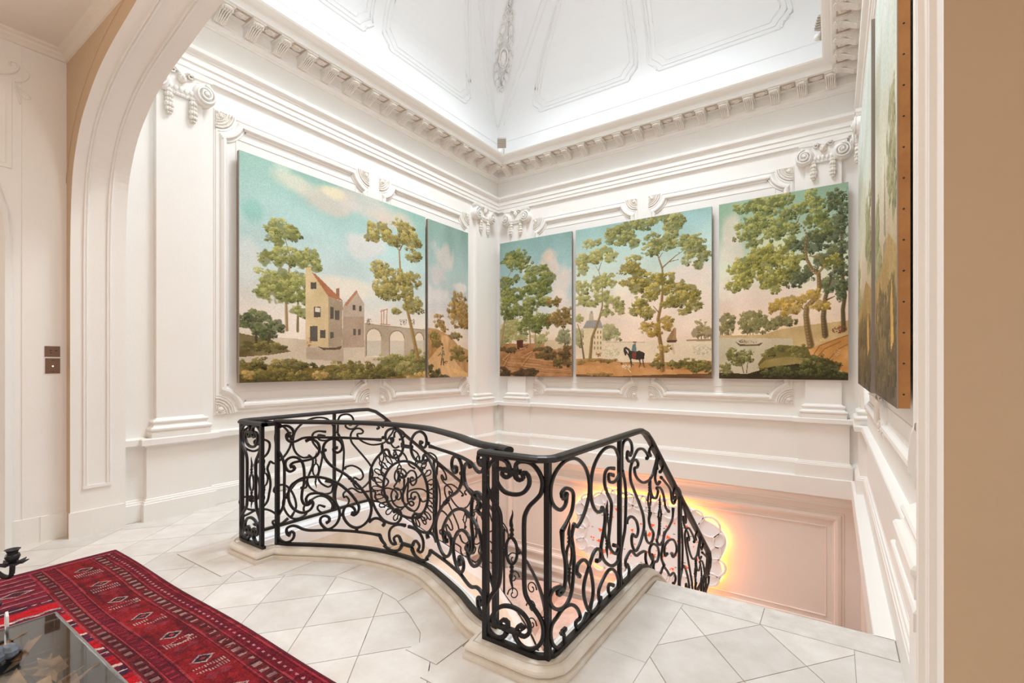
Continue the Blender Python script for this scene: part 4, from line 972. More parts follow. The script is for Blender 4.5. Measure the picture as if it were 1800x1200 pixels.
K.poly([(400, 784), (424, 784), (424, 804), (400, 804)], (214, 204, 188), 4)
K.poly([(630, 855), (905, 885), (905, 1000), (630, 1010)], (176, 158, 138), 14)
for cx, w, t in ((669, 34, 878), (775, 34, 888), (877, 22, 896)):
    K.poly([(cx - w, 1010)] + [(cx + w * math.cos(a), t + 36 - 36 * math.sin(a)) for a in [PI - k * PI / 10 for k in range(11)]] + [(cx + w, 1010)], (222, 206, 188), 6)
    K.poly([(cx - w, 935), (cx + w, 935), (cx + w, 1002), (cx - w, 1008)], (198, 186, 172), 6)
    K.line([(cx - w, 1000)] + [(cx + w * math.cos(a), t + 36 - 36 * math.sin(a)) for a in [PI - k * PI / 10 for k in range(11)]], 4, (128, 112, 98))
K.line([(630, 856), (905, 886)], 4, (150, 134, 118))
for x in (704, 714, 728): K.line([(x, 860), (x + 2, 790)], 4, (186, 122, 92))
K.line([(700, 800), (734, 788)], 4, (186, 122, 92)); K.line([(700, 858), (745, 862)], 4, (176, 116, 92))
for x, c in ((644, (84, 72, 70)), (652, (120, 90, 76)), (796, (120, 84, 66)), (812, (90, 70, 60)), (838, (140, 104, 84)), (850, (110, 84, 70))): K.leaf(x, 848, 8, 15, c, tuple(v + 40 for v in c), 26, .7)
K.poly([(410, 960), (440, 968), (500, 966), (526, 958), (516, 976), (440, 978)], (92, 74, 56), 6); K.leaf(372, 940, 10, 22, (140, 84, 66), (200, 150, 120), 40, .7)
for b in ((120, 850, 75, 55), (200, 885, 60, 45), (90, 830, 35, 40), (160, 900, 50, 30)): K.leaf(*b, (52, 62, 42), (128, 134, 84))
K.line([(130, 940), (128, 890)], 12, (70, 58, 44)); K.line([(185, 945), (192, 900)], 12, (70, 58, 44))
K.poly([(50, 1030), (200, 1045), (400, 1060), (480, 1045), (640, 1060), (900, 1030), (905, 1140), (50, 1140)], (128, 106, 56), 34)
K.poly([(50, 1090), (260, 1120), (560, 1100), (905, 1112), (905, 1142), (50, 1142)], (74, 60, 36), 20, .8)
for b in ((150, 960, 120, 22), (120, 1040, 80, 30), (300, 1045, 100, 25), (200, 1090, 140, 30), (340, 1100, 70, 25), (570, 1060, 120, 30), (460, 1090, 60, 28), (620, 1095, 110, 24), (720, 1070, 80, 30)): K.leaf(*b, (58, 56, 26), (150, 132, 66))
for b in ((800, 1030, 100, 38), (870, 1020, 50, 45), (740, 1020, 60, 26), (840, 1060, 70, 30)): K.leaf(*b, (84, 84, 44), (176, 164, 96))
for b in ((420, 1090, 40, 16), (880, 1095, 60, 20), (90, 1090, 30, 20)): K.leaf(*b, (150, 116, 60), (208, 172, 104))
K.line([(872, 1015), (848, 900), (812, 745), (790, 600), (786, 520), (745, 470)], 17, (138, 106, 62), 5, (196, 160, 100)); K.line([(788, 520), (830, 440)], 5, (120, 94, 60), 3); K.line([(815, 745), (850, 690)], 6, (120, 94, 60), 3); K.line([(800, 680), (740, 620)], 5, (120, 94, 60), 3)
for b in ((700, 430, 60, 38), (660, 460, 30, 24), (760, 470, 55, 34), (810, 420, 50, 40), (840, 480, 45, 45), (850, 540, 40, 30), (700, 600, 50, 32), (750, 640, 75, 40), (730, 700, 65, 45), (830, 660, 55, 40), (850, 770, 48, 38), (800, 720, 50, 36), (770, 800, 20, 14)): K.leaf(*b, (98, 88, 40), (198, 180, 104))
P1 = K.grain()
# --- 2: hunter and dog on the hill road
c6 = (740, 360, 3.529); K = Canvas(1, 2.5, 120, 300, convA(c6, 5.47, 6.46), 5)
K.sky([(0, (124, 160, 156)), (.3, (158, 186, 188)), (.55, (196, 194, 198)), (.75, (222, 204, 190)), (1, (190, 160, 120))])
for c in ((130, 320, 70, 80, (206, 190, 188)), (90, 420, 60, 80, (206, 192, 196)), (110, 560, 80, 60, (216, 206, 208)), (250, 510, 40, 30, (226, 216, 212))): K.cloud(*c, k=.7)
K.poly([(40, 760), (100, 768), (180, 810), (230, 868), (296, 900), (296, 1080), (40, 1080)], (176, 130, 84), 30)
K.poly([(60, 1080), (45, 960), (120, 870), (130, 800), (170, 815), (170, 900), (230, 990), (296, 1060), (296, 1080)], (206, 160, 112), 20)
K.poly([(160, 1000), (290, 1040), (290, 1060), (170, 1030)], (216, 170, 110), 12)
for b in ((230, 580, 45, 40), (200, 640, 40, 40), (250, 650, 50, 50), (230, 710, 60, 45), (260, 740, 35, 28), (110, 690, 28, 26), (115, 730, 38, 30), (140, 765, 26, 20)): K.leaf(*b, (112, 82, 40), (196, 158, 92))
for b in ((80, 810, 42, 34), (100, 850, 36, 30), (215, 810, 38, 24), (230, 905, 50, 30), (260, 945, 40, 22), (200, 940, 30, 16)): K.leaf(*b, (78, 66, 34), (166, 142, 74))
for b in ((80, 1040, 42, 34), (130, 1060, 60, 16), (60, 1010, 20, 20)): K.leaf(*b, (44, 44, 26), (104, 98, 52))
K.leaf(132, 918, 13, 26, (70, 66, 46), (120, 124, 96), 60, .8); K.line([(128, 950), (124, 990)], 6, (70, 50, 40)); K.line([(136, 950), (140, 992)], 6, (70, 50, 40)); K.line([(134, 884), (134, 892)], 9, (60, 48, 40)); K.line([(120, 918), (104, 934)], 4, (90, 70, 50)); K.leaf(153, 970, 12, 10, (88, 66, 52), (130, 100, 80), 30, .8)
P2 = K.grain()
# --- 3: the coach on the sandy road
K = Canvas(1.5, 2.5, 175, 300, convB(c6, -5.275, -3.756), 8)
K.sky([(0, (126, 166, 166)), (.25, (152, 188, 196)), (.5, (196, 204, 206)), (.7, (228, 208, 188)), (1, (206, 176, 138))])
for c in ((790, 310, 70, 45, (226, 196, 178)), (820, 380, 80, 60, (222, 194, 184)), (880, 480, 70, 80, (216, 196, 190)), (860, 580, 60, 60, (222, 204, 196)), (660, 380, 40, 60, (206, 212, 212))): K.cloud(*c, k=.75)
K.poly([(484, 860), (940, 850), (940, 1064), (484, 1064)], (176, 122, 80), 26); K.poly([(770, 835), (940, 830), (940, 880), (760, 900)], (206, 182, 150), 10)
for b in ((560, 760, 60, 60), (520, 800, 60, 60), (600, 830, 60, 30), (740, 820, 50, 45)): K.leaf(*b, (130, 128, 76), (188, 178, 120))
K.line([(492, 890), (520, 700), (542, 560), (532, 460), (575, 380)], 13, (150, 118, 84), 4, (206, 178, 140)); K.line([(678, 866), (672, 760), (668, 660)], 9, (150, 122, 84), 5); K.line([(706, 872), (712, 700), (730, 560)], 9, (150, 122, 84), 4, (206, 180, 140)); K.line([(895, 910), (888, 780), (850, 690)], 9, (70, 54, 40), 4); K.line([(545, 540), (500, 460)], 4, (110, 90, 60), 2)
for b in ((580, 310, 65, 35), (540, 350, 50, 30), (600, 360, 85, 42), (640, 390, 40, 28), (520, 500, 40, 60), (570, 460, 40, 30), (560, 560, 70, 50), (540, 640, 60, 70), (600, 650, 50, 40), (720, 400, 60, 36), (680, 450, 50, 40), (760, 460, 70, 50), (720, 520, 90, 50), (640, 540, 50, 40), (700, 590, 80, 40), (790, 600, 65, 30), (660, 640, 50, 45), (690, 740, 95, 55), (650, 700, 40, 40), (740, 720, 60, 50)): K.leaf(*b, (70, 82, 40), (164, 164, 86))
for b in ((820, 600, 50, 30), (880, 660, 58, 34), (820, 700, 50, 36), (880, 720, 50, 36)): K.leaf(*b, (92, 70, 34), (176, 142, 74))
for b in ((890, 810, 50, 45), (860, 830, 30, 24)): K.leaf(*b, (104, 104, 76), (160, 158, 118))
for y, c in ((925, (150, 100, 66)), (950, (206, 154, 108)), (975, (140, 92, 60)), (1000, (204, 150, 104)), (1022, (132, 86, 56))): K.line([(640, 890), (560, 912), (505, y + 4), (540, y + 22), (700, y + 34), (930, y + 44)], 4, c); K.line([(700, 900), (620, y - 10), (760, y + 12), (930, y + 20)], 3, c)
for b in ((540, 895, 60, 18), (760, 890, 70, 16), (810, 930, 110, 26), (900, 900, 40, 40), (880, 970, 70, 30)): K.leaf(*b, (62, 46, 30), (132, 112, 62))
for b in ((510, 1035, 40, 30), (590, 1045, 60, 18), (660, 1035, 60, 30)): K.leaf(*b, (46, 36, 26), (100, 78, 50))
K.poly([(594, 838), (632, 836), (634, 884), (596, 884)], (88, 44, 34), 10); K.leaf(650, 872, 18, 12, (70, 48, 38), (110, 80, 60), 30, .8); K.line([(600, 886), (610, 890)], 8, (40, 30, 24)); K.leaf(862, 900, 16, 24, (80, 66, 54), (150, 120, 90), 40, .8)
P3 = K.grain()
# --- 4: rider by the lake
c7 = (1000, 350, 3.529); K = Canvas(2.2, 2.5, 290, 330, convB(c7, -3.68, -1.488), 11)
K.sky([(0, (142, 184, 186)), (.2, (174, 204, 202)), (.4, (208, 216, 208)), (.6, (234, 214, 200)), (.8, (234, 206, 184)), (1, (214, 180, 140))])
for c in ((760, 460, 120, 70, (232, 204, 194)), (820, 560, 90, 80, (236, 212, 198)), (330, 560, 90, 60, (240, 226, 206)), (430, 660, 200, 90, (240, 214, 196)), (600, 250, 60, 40, (190, 208, 200)), (780, 120, 90, 50, (150, 196, 204))): K.cloud(*c, k=.6)
K.poly([(44, 880), (440, 882), (888, 875), (888, 1110), (44, 1110)], (222, 202, 176), 8)
K.line([(230, 884), (470, 886)], 5, (196, 176, 150))
for b in ((240, 830, 70, 50), (290, 860, 30, 24), (70, 850, 40, 60)): K.leaf(*b, (134, 132, 90), (188, 182, 132))
K.poly([(92, 800), (208, 800), (208, 975), (92, 975)], (222, 200, 164), 10); K.poly([(86, 800), (112, 752), (196, 750), (212, 800)], (150, 146, 148), 8); K.poly([(122, 752), (128, 706), (150, 706), (156, 752)], (190, 170, 146), 6); K.line([(139, 700), (139, 712)], 16, (150, 146, 150))
for x in (158, 178, 196):
    for y in (818, 850, 884, 916): K.line([(x, y), (x, y + 14)], 7, (134, 112, 90))
for b in ((820, 780, 45, 32), (850, 820, 40, 40), (790, 820, 42, 36)): K.leaf(*b, (116, 100, 66), (172, 154, 106))
for x in (800, 820, 842, 862, 880): K.line([(x, 868), (x, 835)], 5, (120, 98, 70))
K.poly([(730, 872), (888, 866), (888, 880), (730, 880)], (160, 136, 96), 8); K.leaf(820, 930, 60, 34, (176, 168, 140), (206, 198, 170), 120); K.leaf(260, 940, 60, 40, (176, 168, 130), (206, 196, 160), 90)
K.poly([(655, 795), (612, 878), (668, 880), (664, 800)], (170, 128, 90), 8); K.poly([(648, 800), (606, 870), (636, 880), (656, 820)], (150, 112, 78), 8); K.poly([(604, 874), (672, 874), (664, 888), (610, 888)], (90, 58, 44), 6); K.line([(640, 900), (652, 960)], 14, (206, 178, 152))
K.poly([(44, 990), (200, 985), (330, 1010), (470, 1012), (620, 1010), (888, 1000), (888, 1112), (44, 1112)], (190, 132, 80), 26); K.poly([(44, 1030), (340, 1030), (560, 1050), (888, 1075), (888, 1112), (44, 1112)], (206, 146, 90), 22)
K.poly([(44, 1085), (300, 1098), (560, 1088), (888, 1080), (888, 1112), (44, 1112)], (86, 58, 38), 20, .8)
K.line([(130, 985), (142, 860), (190, 730), (206, 660), (206, 540), (186, 450), (160, 405)], 20, (128, 100, 64), 4, (178, 150, 104)); K.line([(184, 440), (200, 390)], 5, (110, 88, 60), 3); K.line([(205, 690), (250, 660)], 7, (120, 96, 64), 3); K.line([(92, 985), (70, 830), (52, 770)], 12, (120, 94, 64), 5)
for b in ((150, 262, 62, 28), (120, 290, 40, 24), (200, 330, 70, 34), (250, 360, 50, 36), (150, 370, 60, 30), (75, 380, 42, 50), (80, 440, 40, 34), (220, 490, 68, 34), (180, 530, 60, 40), (80, 550, 45, 50), (260, 520, 36, 28), (90, 620, 50, 40), (200, 600, 55, 36), (280, 640, 60, 40), (230, 700, 45, 28), (300, 690, 40, 30), (150, 640, 40, 28), (64, 740, 28, 30)): K.leaf(*b, (116, 116, 62), (200, 190, 116))
K.line([(580, 1058), (574, 930), (560, 850), (552, 740), (574, 640), (582, 520), (578, 430), (558, 370), (545, 330), (520, 230), (504, 180)], 30, (126, 92, 50), 5, (182, 142, 84)); K.line([(580, 422), (622, 384), (660, 350), (705, 320)], 9, (130, 104, 68), 4); K.line([(622, 386), (680, 372)], 6, (130, 104, 68), 3); K.line([(566, 650), (618, 628)], 9, (120, 90, 56), 4); K.line([(556, 700), (520, 660)], 8, (120, 90, 56), 4); K.line([(560, 360), (580, 330)], 5, (120, 90, 56), 3)
for b in ((300, 190, 80, 36), (260, 240, 45, 40), (370, 170, 70, 40), (350, 240, 75, 48), (400, 270, 40, 34), (470, 150, 70, 45), (580, 120, 90, 34), (660, 130, 70, 40), (640, 170, 60, 40), (510, 250, 55, 40), (520, 310, 70, 44), (620, 240, 80, 38), (600, 290, 60, 34), (700, 260, 75, 34), (790, 260, 60, 45), (770, 300, 80, 44), (830, 350, 48, 40), (760, 370, 60, 34), (800, 410, 36, 24)): K.leaf(*b, (82, 88, 46), (176, 170, 100))
for b in ((400, 380, 60, 34), (370, 430, 62, 44), (430, 460, 50, 36), (370, 510, 60, 34), (440, 540, 70, 44), (520, 500, 90, 44), (600, 490, 70, 36), (560, 560, 90, 48), (660, 540, 75, 44), (720, 560, 75, 40), (680, 620, 85, 44), (770, 600, 58, 46), (770, 660, 55, 40), (720, 690, 45, 30), (620, 640, 60, 36), (440, 640, 62, 36), (410, 690, 45, 30), (480, 700, 66, 40), (500, 600, 50, 36)): K.leaf(*b, (92, 86, 36), (196, 172, 82))
for b in ((600, 750, 48, 26), (480, 790, 42, 40), (540, 800, 60, 42), (600, 790, 46, 28), (520, 830, 30, 22), (590, 925, 40, 24), (545, 980, 22, 30)): K.leaf(*b, (128, 96, 36), (212, 178, 84))
for b in ((740, 1020, 90, 36), (670, 1025, 60, 30), (850, 1040, 45, 46), (540, 1020, 50, 24), (790, 1050, 80, 28)): K.leaf(*b, (66, 62, 30), (160, 146, 72))
for b in ((150, 1000, 70, 14), (240, 1000, 60, 12), (190, 1085, 80, 14), (80, 1010, 40, 14)): K.leaf(*b, (110, 84, 44), (182, 152, 86))
hs = (54, 48, 46); K.poly([(368, 935), (400, 942), (440, 940), (464, 950), (466, 985), (440, 998), (400, 992), (372, 982)], hs, 12); K.poly([(372, 965), (352, 930), (338, 928), (340, 945), (348, 970), (356, 968), (358, 955), (376, 985)], hs, 8); K.line([(344, 925), (352, 920), (375, 935)], 12, hs)
for pts in ([(384, 985), (380, 1015), (402, 1030)], [(378, 985), (388, 1010), (384, 1044)], [(436, 990), (442, 1020), (432, 1046)], [(456, 985), (460, 1015), (468, 1046)]): K.line(pts, 8, hs, 4)
K.line([(466, 955), (462, 990)], 6, (30, 28, 30)); K.poly([(396, 900), (414, 896), (420, 945), (388, 942)], (86, 116, 122), 8); K.line([(408, 890), (408, 894)], 13, (180, 128, 96)); K.line([(398, 884), (418, 884)], 6, (90, 44, 36)); K.poly([(392, 950), (420, 945), (414, 990), (392, 985)], (120, 50, 40), 6); K.line([(388, 960), (378, 992)], 7, (56, 48, 44)); K.line([(400, 912), (390, 930)], 6, (86, 116, 122))
K.leaf(352, 1038, 28, 14, (190, 166, 140), (240, 226, 206), 70, .8); K.line([(326, 1018), (332, 1014)], 12, (110, 66, 48)); K.line([(365, 1050), (385, 1074)], 5, (220, 200, 176)); K.leaf(182, 960, 16, 20, (120, 60, 44), (176, 110, 80), 40, .8)
P4 = K.grain()
# --- 5: the great oaks
c8 = (1250, 310, 3.158); K = Canvas(1.52, 2.5, 270, 360, convB(c8, -1.387, .137), 17)
K.sky([(0, (136, 172, 150)), (.2, (160, 192, 172)), (.4, (214, 216, 196)), (.6, (226, 200, 184)), (.74, (232, 206, 176)), (1, (200, 170, 110))])
for c in ((90, 300, 70, 80, (226, 206, 194)), (100, 420, 70, 70, (222, 204, 196)), (250, 680, 200, 60, (226, 202, 192)), (350, 360, 120, 50, (216, 218, 180)), (80, 640, 60, 50, (228, 218, 206))): K.cloud(*c, k=.65)
K.poly([(40, 890), (460, 895), (460, 1110), (40, 1110)], (196, 184, 158), 10)
for b in ((90, 800, 45, 48), (80, 850, 45, 30), (230, 790, 80, 45), (260, 830, 75, 45), (190, 840, 40, 34), (370, 800, 45, 28), (430, 800, 60, 26), (340, 830, 50, 24)): K.leaf(*b, (88, 86, 52), (158, 146, 88))
for x in (50, 62, 76, 92, 108, 200, 215, 232): K.line([(x, 888), (x, 862)], 5, (128, 110, 76))
K.poly([(40, 884), (280, 880), (380, 850), (500, 830), (762, 800), (762, 1130), (470, 1000), (450, 900), (40, 896)], (196, 164, 112), 20)
K.poly([(290, 1000), (300, 965), (380, 935), (450, 940), (560, 950), (600, 1000), (560, 1080), (270, 1080), (260, 1040)], (110, 100, 50), 26); K.poly([(540, 960), (640, 920), (762, 880), (762, 1110), (700, 1060), (560, 1010)], (206, 142, 76), 24)
for pts in ([(570, 985), (600, 940), (700, 900), (760, 880)], [(590, 1000), (630, 955), (720, 915)], [(640, 1030), (700, 960), (760, 930)]): K.line(pts, 6, (150, 96, 54))
for b in ((320, 985, 40, 18), (380, 955, 50, 14), (440, 965, 50, 16), (480, 1000, 50, 18), (500, 945, 50, 10)): K.leaf(*b, (74, 72, 36), (150, 140, 72))
K.poly([(300, 1020), (420, 1000), (540, 1010), (600, 1040), (420, 1050), (250, 1066)], (176, 150, 88), 20, .6)
K.line([(735, 850), (730, 740), (742, 660), (730, 560), (724, 400), (720, 330), (750, 270)], 28, (80, 66, 44), 10, (120, 100, 66)); K.line([(722, 370), (660, 350)], 9, (60, 52, 36), 4)
K.line([(632, 880), (622, 780), (632, 680), (648, 610), (668, 545)], 36, (84, 66, 40), 18, (150, 124, 84)); K.line([(630, 690), (690, 662)], 11, (84, 66, 40), 4); K.line([(636, 620), (618, 560)], 12, (150, 120, 80), 5)
for b in ((690, 110, 60, 50), (720, 170, 48, 50), (660, 160, 50, 34), (700, 250, 60, 60), (690, 320, 70, 50), (700, 400, 60, 50), (660, 450, 90, 50), (700, 520, 60, 50), (560, 390, 80, 40), (470, 380, 60, 36), (500, 540, 90, 44), (460, 590, 60, 30), (680, 600, 80, 44), (720, 640, 40, 50), (570, 340, 60, 36), (600, 330, 60, 40)): K.leaf(*b, (50, 62, 42), (124, 132, 86))
K.line([(552, 935), (535, 850), (526, 770), (530, 725), (575, 680), (600, 620), (596, 545), (555, 510), (530, 460), (520, 400), (532, 330), (512, 285), (475, 255), (462, 210), (425, 182)], 40, (112, 86, 50), 6, (176, 146, 96)); K.line([(590, 540), (625, 500), (620, 462), (580, 448), (540, 440)], 16, (126, 98, 60), 8, (180, 150, 100)); K.line([(470, 262), (400, 275), (300, 262)], 7, (110, 88, 58), 3); K.line([(478, 255), (490, 220)], 6, (110, 88, 58), 3); K.line([(510, 735), (485, 710), (455, 705)], 7, (100, 76, 44), 4)
for b in ((190, 170, 70, 36), (260, 160, 80, 40), (330, 150, 80, 45), (400, 130, 60, 40), (300, 210, 70, 40), (420, 200, 70, 45), (560, 110, 50, 38), (570, 160, 60, 40), (500, 180, 45, 36), (590, 220, 70, 44), (620, 280, 55, 46), (560, 250, 50, 34), (350, 270, 70, 40), (420, 300, 70, 40), (280, 260, 50, 34), (200, 270, 70, 40), (250, 300, 80, 40), (180, 330, 60, 34), (230, 370, 55, 28), (340, 320, 70, 40), (440, 350, 50, 28)): K.leaf(*b, (74, 88, 44), (186, 182, 102))
for b in ((340, 410, 90, 36), (270, 430, 70, 40), (390, 450, 70, 44), (310, 480, 100, 44), (200, 480, 80, 40), (150, 520, 55, 40), (220, 540, 90, 44), (330, 550, 80, 50), (140, 600, 60, 40), (180, 600, 50, 34), (390, 560, 60, 44), (300, 610, 30, 20), (360, 620, 36, 34), (430, 500, 60, 40), (480, 450, 56, 36), (670, 470, 60, 36)): K.leaf(*b, (84, 88, 36), (196, 184, 88))
for b in ((430, 690, 60, 34), (370, 720, 60, 34), (440, 740, 70, 34), (340, 740, 34, 22), (570, 660, 50, 34), (600, 710, 56, 30), (510, 680, 50, 24), (640, 720, 30, 20)): K.leaf(*b, (134, 104, 36), (220, 180, 84))
K.poly([(132, 915), (160, 932), (250, 934), (290, 920), (270, 940), (160, 944)], (96, 78, 56), 8); K.leaf(172, 914, 18, 9, (90, 60, 48), (150, 110, 84), 30, .8); K.leaf(215, 918, 40, 8, (150, 120, 76), (190, 160, 110), 40, .8)
K.leaf(712, 848, 42, 22, (92, 40, 26), (160, 84, 52), 90, .9); K.leaf(620, 912, 20, 13, (196, 150, 90), (232, 200, 140), 40, .8); K.leaf(700, 980, 20, 22, (170, 120, 74), (214, 170, 116), 50, .8)
K.poly([(40, 1090), (200, 1096), (330, 1060), (480, 1040), (640, 1070), (760, 1100), (760, 1132), (40, 1132)], (54, 44, 24), 14)
for b in ((150, 1000, 60, 34), (110, 980, 34, 30), (190, 990, 40, 30), (80, 1070, 40, 38), (140, 1030, 40, 26), (210, 1010, 24, 20)): K.leaf(*b, (66, 68, 30), (170, 160, 92), r=.9)
K.line([(180, 1090), (165, 1030), (150, 1000)], 5, (90, 70, 40), 3); K.line([(196, 1090), (200, 1040), (215, 1010)], 5, (90, 70, 40), 3)
for b in ((600, 1030, 80, 36), (540, 1050, 60, 34), (660, 1060, 70, 34), (430, 1080, 110, 30), (340, 1090, 80, 24), (590, 1090, 110, 26), (700, 1100, 50, 22)): K.leaf(*b, (40, 44, 22), (112, 112, 58))
P5 = K.grain()
# --- 6 and 7: the two muted canvases on the right wall, seen very obliquely
def muted(w, h, seed, tower):
    K = Canvas(1, 2.5, w, h, lambda x, y: (x, y), seed)
    K.sky([(0, (206, 222, 222)), (.3, (196, 210, 206)), (.5, (206, 202, 188)), (.68, (190, 172, 144)), (.8, (150, 122, 84)), (1, (92, 82, 64))])
    for c in ((.55, .12, .3, .1, (214, 224, 226)), (.2, .25, .22, .12, (176, 178, 160)), (.4, .42, .3, .1, (196, 196, 178))): K.cloud(*c, k=.7)
    for b in ((.80, .50, .16, .10), (.86, .58, .14, .08), (.12, .62, .14, .12), (.22, .72, .2, .08)): K.leaf(*b, (118, 120, 84), (178, 176, 136))
    if tower: K.poly([(.50, .64), (.53, .52), (.545, .46), (.56, .52), (.60, .66)], (146, 136, 122), 6); K.poly([(.47, .66), (.63, .66), (.63, .74), (.47, .74)], (156, 140, 116), 8)
    K.poly([(0, .72), (.4, .70), (.7, .66), (1, .72), (1, .8), (0, .82)], (166, 136, 84), 20)
    for b in ((.3, .80, .3, .05), (.7, .82, .3, .06), (.5, .94, .5, .06), (.85, .9, .15, .08), (.1, .9, .15, .08)): K.leaf(*b, (72, 62, 42), (140, 116, 74))
    K.poly([(.78, .80), (.84, .76), (.90, .88), (.80, .90)], (206, 156, 74), 14)
    return K.grain(6)
P6 = muted(110, 200, 23, True); P7 = muted(120, 200, 29, False)
fAp = lambda s, o, z: (XA + o, s, z); fBp = lambda s, o, z: (s, YB - o, z); fCp = lambda s, o, z: (XC - o, -s, z)
oil('painting', (2.60, 5.41, ZP0, ZP1), fAp, .10, P1, 'widest landscape painting, stone house and arched bridge over a moat', 'dkwood')
oil('painting', (5.47, 6.46, ZP0 - .005, ZP1 - .005), fAp, .10, P2, 'narrow landscape painting of a man with a dog on a hill road', 'dkwood')
oil('painting', (-5.275, -3.756, ZP0 - .01, ZP1), fBp, .10, P3, 'landscape painting of a dark coach on a sandy road under birches', 'dkwood')
oil('painting', (-3.68, -1.488, ZP0, ZP1), fBp, .10, P4, 'landscape painting of a rider on a dark horse beside a lake', 'dkwood')
oil('painting', (-1.387, .137, ZP0 + .002, ZP1 + .005), fBp, .10, P5, 'landscape painting of tall twisted oaks with a rowing boat', 'dkwood')
# the image runs from far to near on the right wall
def fC6(d): return lambda s, o, z: (XC - o, -s, z)
oil('painting', (-3.975, -2.63, ZP0, ZP1), fCp, .080, P6, 'pale faded painting with a bare orange wood stretcher edge nearest the door jamb', 'wood', 2)
oil('painting', (-6.20, -4.0, ZP0, ZP1), fCp, .100, P7, 'faded painting with a dark brown edge behind the orange-edged one', 'dkwood')
# ================================================================== NEON PANEL ON THE LOWER END WALL
AX, AZ, AY = -2.52, -1.27, YB - .10
ar = empty('neon_panel', (AX, AY, AZ), label='scalloped pale lace-like wall panel glowing orange at its edge, down the stairwell', cat='wall art')
def blob(k, sx=1, sz=1):
    P = []
    for i in range(140):
        t = 2 * PI * i / 140; c, s_ = math.cos(t), math.sin(t)
        r = 1 / ((abs(c) / 1.17) ** 3.2 + (abs(s_) / .62) ** 3.2) ** (1 / 3.2)
        r *= 1 + .085 * abs(math.sin(6 * t + .4)) - .05 + .03 * math.sin(3 * t + 1); P.append((r * c * k, r * s_ * k))
    return P
wp = lambda x, z, y: (AX + x, y, AZ + z)
mb = MB(); mb.prism(blob(1.0), 0, .02, lambda x, z, y: wp(x, z, AY - y)); o = mb.obj('lace_plate', M['artp'], ar)
mb = MB().tube([wp(x, z, AY + .03) for x, z in blob(1.0)], .016, 8, N=(0, 1, 0), closed=True); mb.obj('neon_tube', M['neon'], ar)
rs = random.Random(4)
rim = blob(.92)
for i in range(0, 140, 4):
    x, z = rim[i]; r = .10 + .05 * rs.random(); e = .6 + .5 * rs.random(); a = rs.random() * 3
    P = [wp(x + r * math.cos(t) * math.cos(a) - r * e * math.sin(t) * math.sin(a), z + r * math.cos(t) * math.sin(a) + r * e * math.sin(t) * math.cos(a), AY - .028) for t in [k * PI / 10 for k in range(20)]]
    MB().tube(P, .017, 6, N=(0, 1, 0), closed=True, flat=.8).obj('lace_ring', M['ring'], ar)
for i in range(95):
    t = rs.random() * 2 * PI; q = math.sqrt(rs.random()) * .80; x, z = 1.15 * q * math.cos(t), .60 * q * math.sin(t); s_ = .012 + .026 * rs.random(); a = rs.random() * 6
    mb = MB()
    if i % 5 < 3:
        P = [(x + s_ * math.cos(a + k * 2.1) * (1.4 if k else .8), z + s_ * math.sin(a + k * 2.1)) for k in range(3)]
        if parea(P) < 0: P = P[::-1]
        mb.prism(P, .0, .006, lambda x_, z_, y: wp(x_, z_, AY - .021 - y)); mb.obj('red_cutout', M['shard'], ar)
    else:
        mb.prism([(x, z), (x + .03, z + .004), (x + .03, z + .010), (x, z + .008)], .0, .004, lambda x_, z_, y: wp(x_, z_, AY - .021 - y)); mb.obj('black_dash', M['ink'], ar)
mb = MB()
for x in (-.7, .7): mb.box(AX + x - .03, AX + x + .03, AY, YB, AZ - .03, AZ + .03)
mb.obj('wall_bracket', M['lampgrey'], ar)
for c in ar.children: c.matrix_parent_inverse = Matrix.Translation((AX, AY, AZ)).inverted()
# ================================================================== FLOODLIGHTS ON THE CORNICE
def flood(loc, rz, tilt, label):
    r = empty('floodlight', loc, rz, label=label, cat='lamp', group='small floodlights on the cornice')
    MB().box(-.055, .055, -.02, .02, .075, .185).obj('housing', M['lampgrey'], r)
    mb = MB()
    for k in range(5): mb.box(-.05, .05, -.03, -.02, .09 + k * .018, .097 + k * .018)
    mb.obj('cooling_fin', M['lampgrey'], r)
    MB().box(.02, .032, -.012, .012, .0, .08).obj('bracket', M['lampgrey'], r)
    MB().ball((-.02, 0, .028), .028, 10).obj('cable_gland', M['corn'], r, smooth=True)
    r.scale = (1.45, 1.45, 1.45); return r
flood((-4.985, 7.03, 5.288), .6, 0, 'small grey floodlight standing on the cornice in the corner below the cartouche')
r = flood((-.17, 6.75, 5.30), -.95, 0, 'small grey floodlight at the right end of the cornice'); r.rotation_euler = (0, .45, -.9); r.location.z += .02
# ================================================================== WALL PLATES IN THE HALL
def plate(y0, y1, z0, z1, name, label, cat):
    cy, cz = (y0 + y1) / 2, (z0 + z1) / 2; r = empty(name, (HX + .006, cy, cz), label=label, cat=cat)
    MB().box(0, .006, -(y1 - y0) / 2, (y1 - y0) / 2, -(z1 - z0) / 2, (z1 - z0) / 2).obj('plate', M['bronze'], r); return r
ya, za = onX(78, 608, HX); yb, zb = onX(105, 627, HX)
s_ = plate(ya, yb, zb, za, 'power_socket', 'upper bronze wall plate, the socket with three dark slots', 'socket')
for dy, dz in ((-.012, .008), (.022, .008), (-.010, -.012)): MB().box(.006, .0075, dy - .006, dy + .006, dz - .003, dz + .003).obj('slot', M['dark'], s_)
ya, za = onX(79, 629.5, HX); yb, zb = onX(105, 656, HX)
s_ = plate(ya, yb, zb, za, 'light_switch', 'lower bronze wall plate, the switch with a tiny lit dot', 'switch')
MB().ball((.008, .0, -.002), .004, 8).obj('indicator', M['led'], s_, smooth=True)
for dz in (.045, -.048): MB().box(.006, .0072, -.007, .007, dz - .0015, dz + .0015).obj('slot', M['dark'], s_)
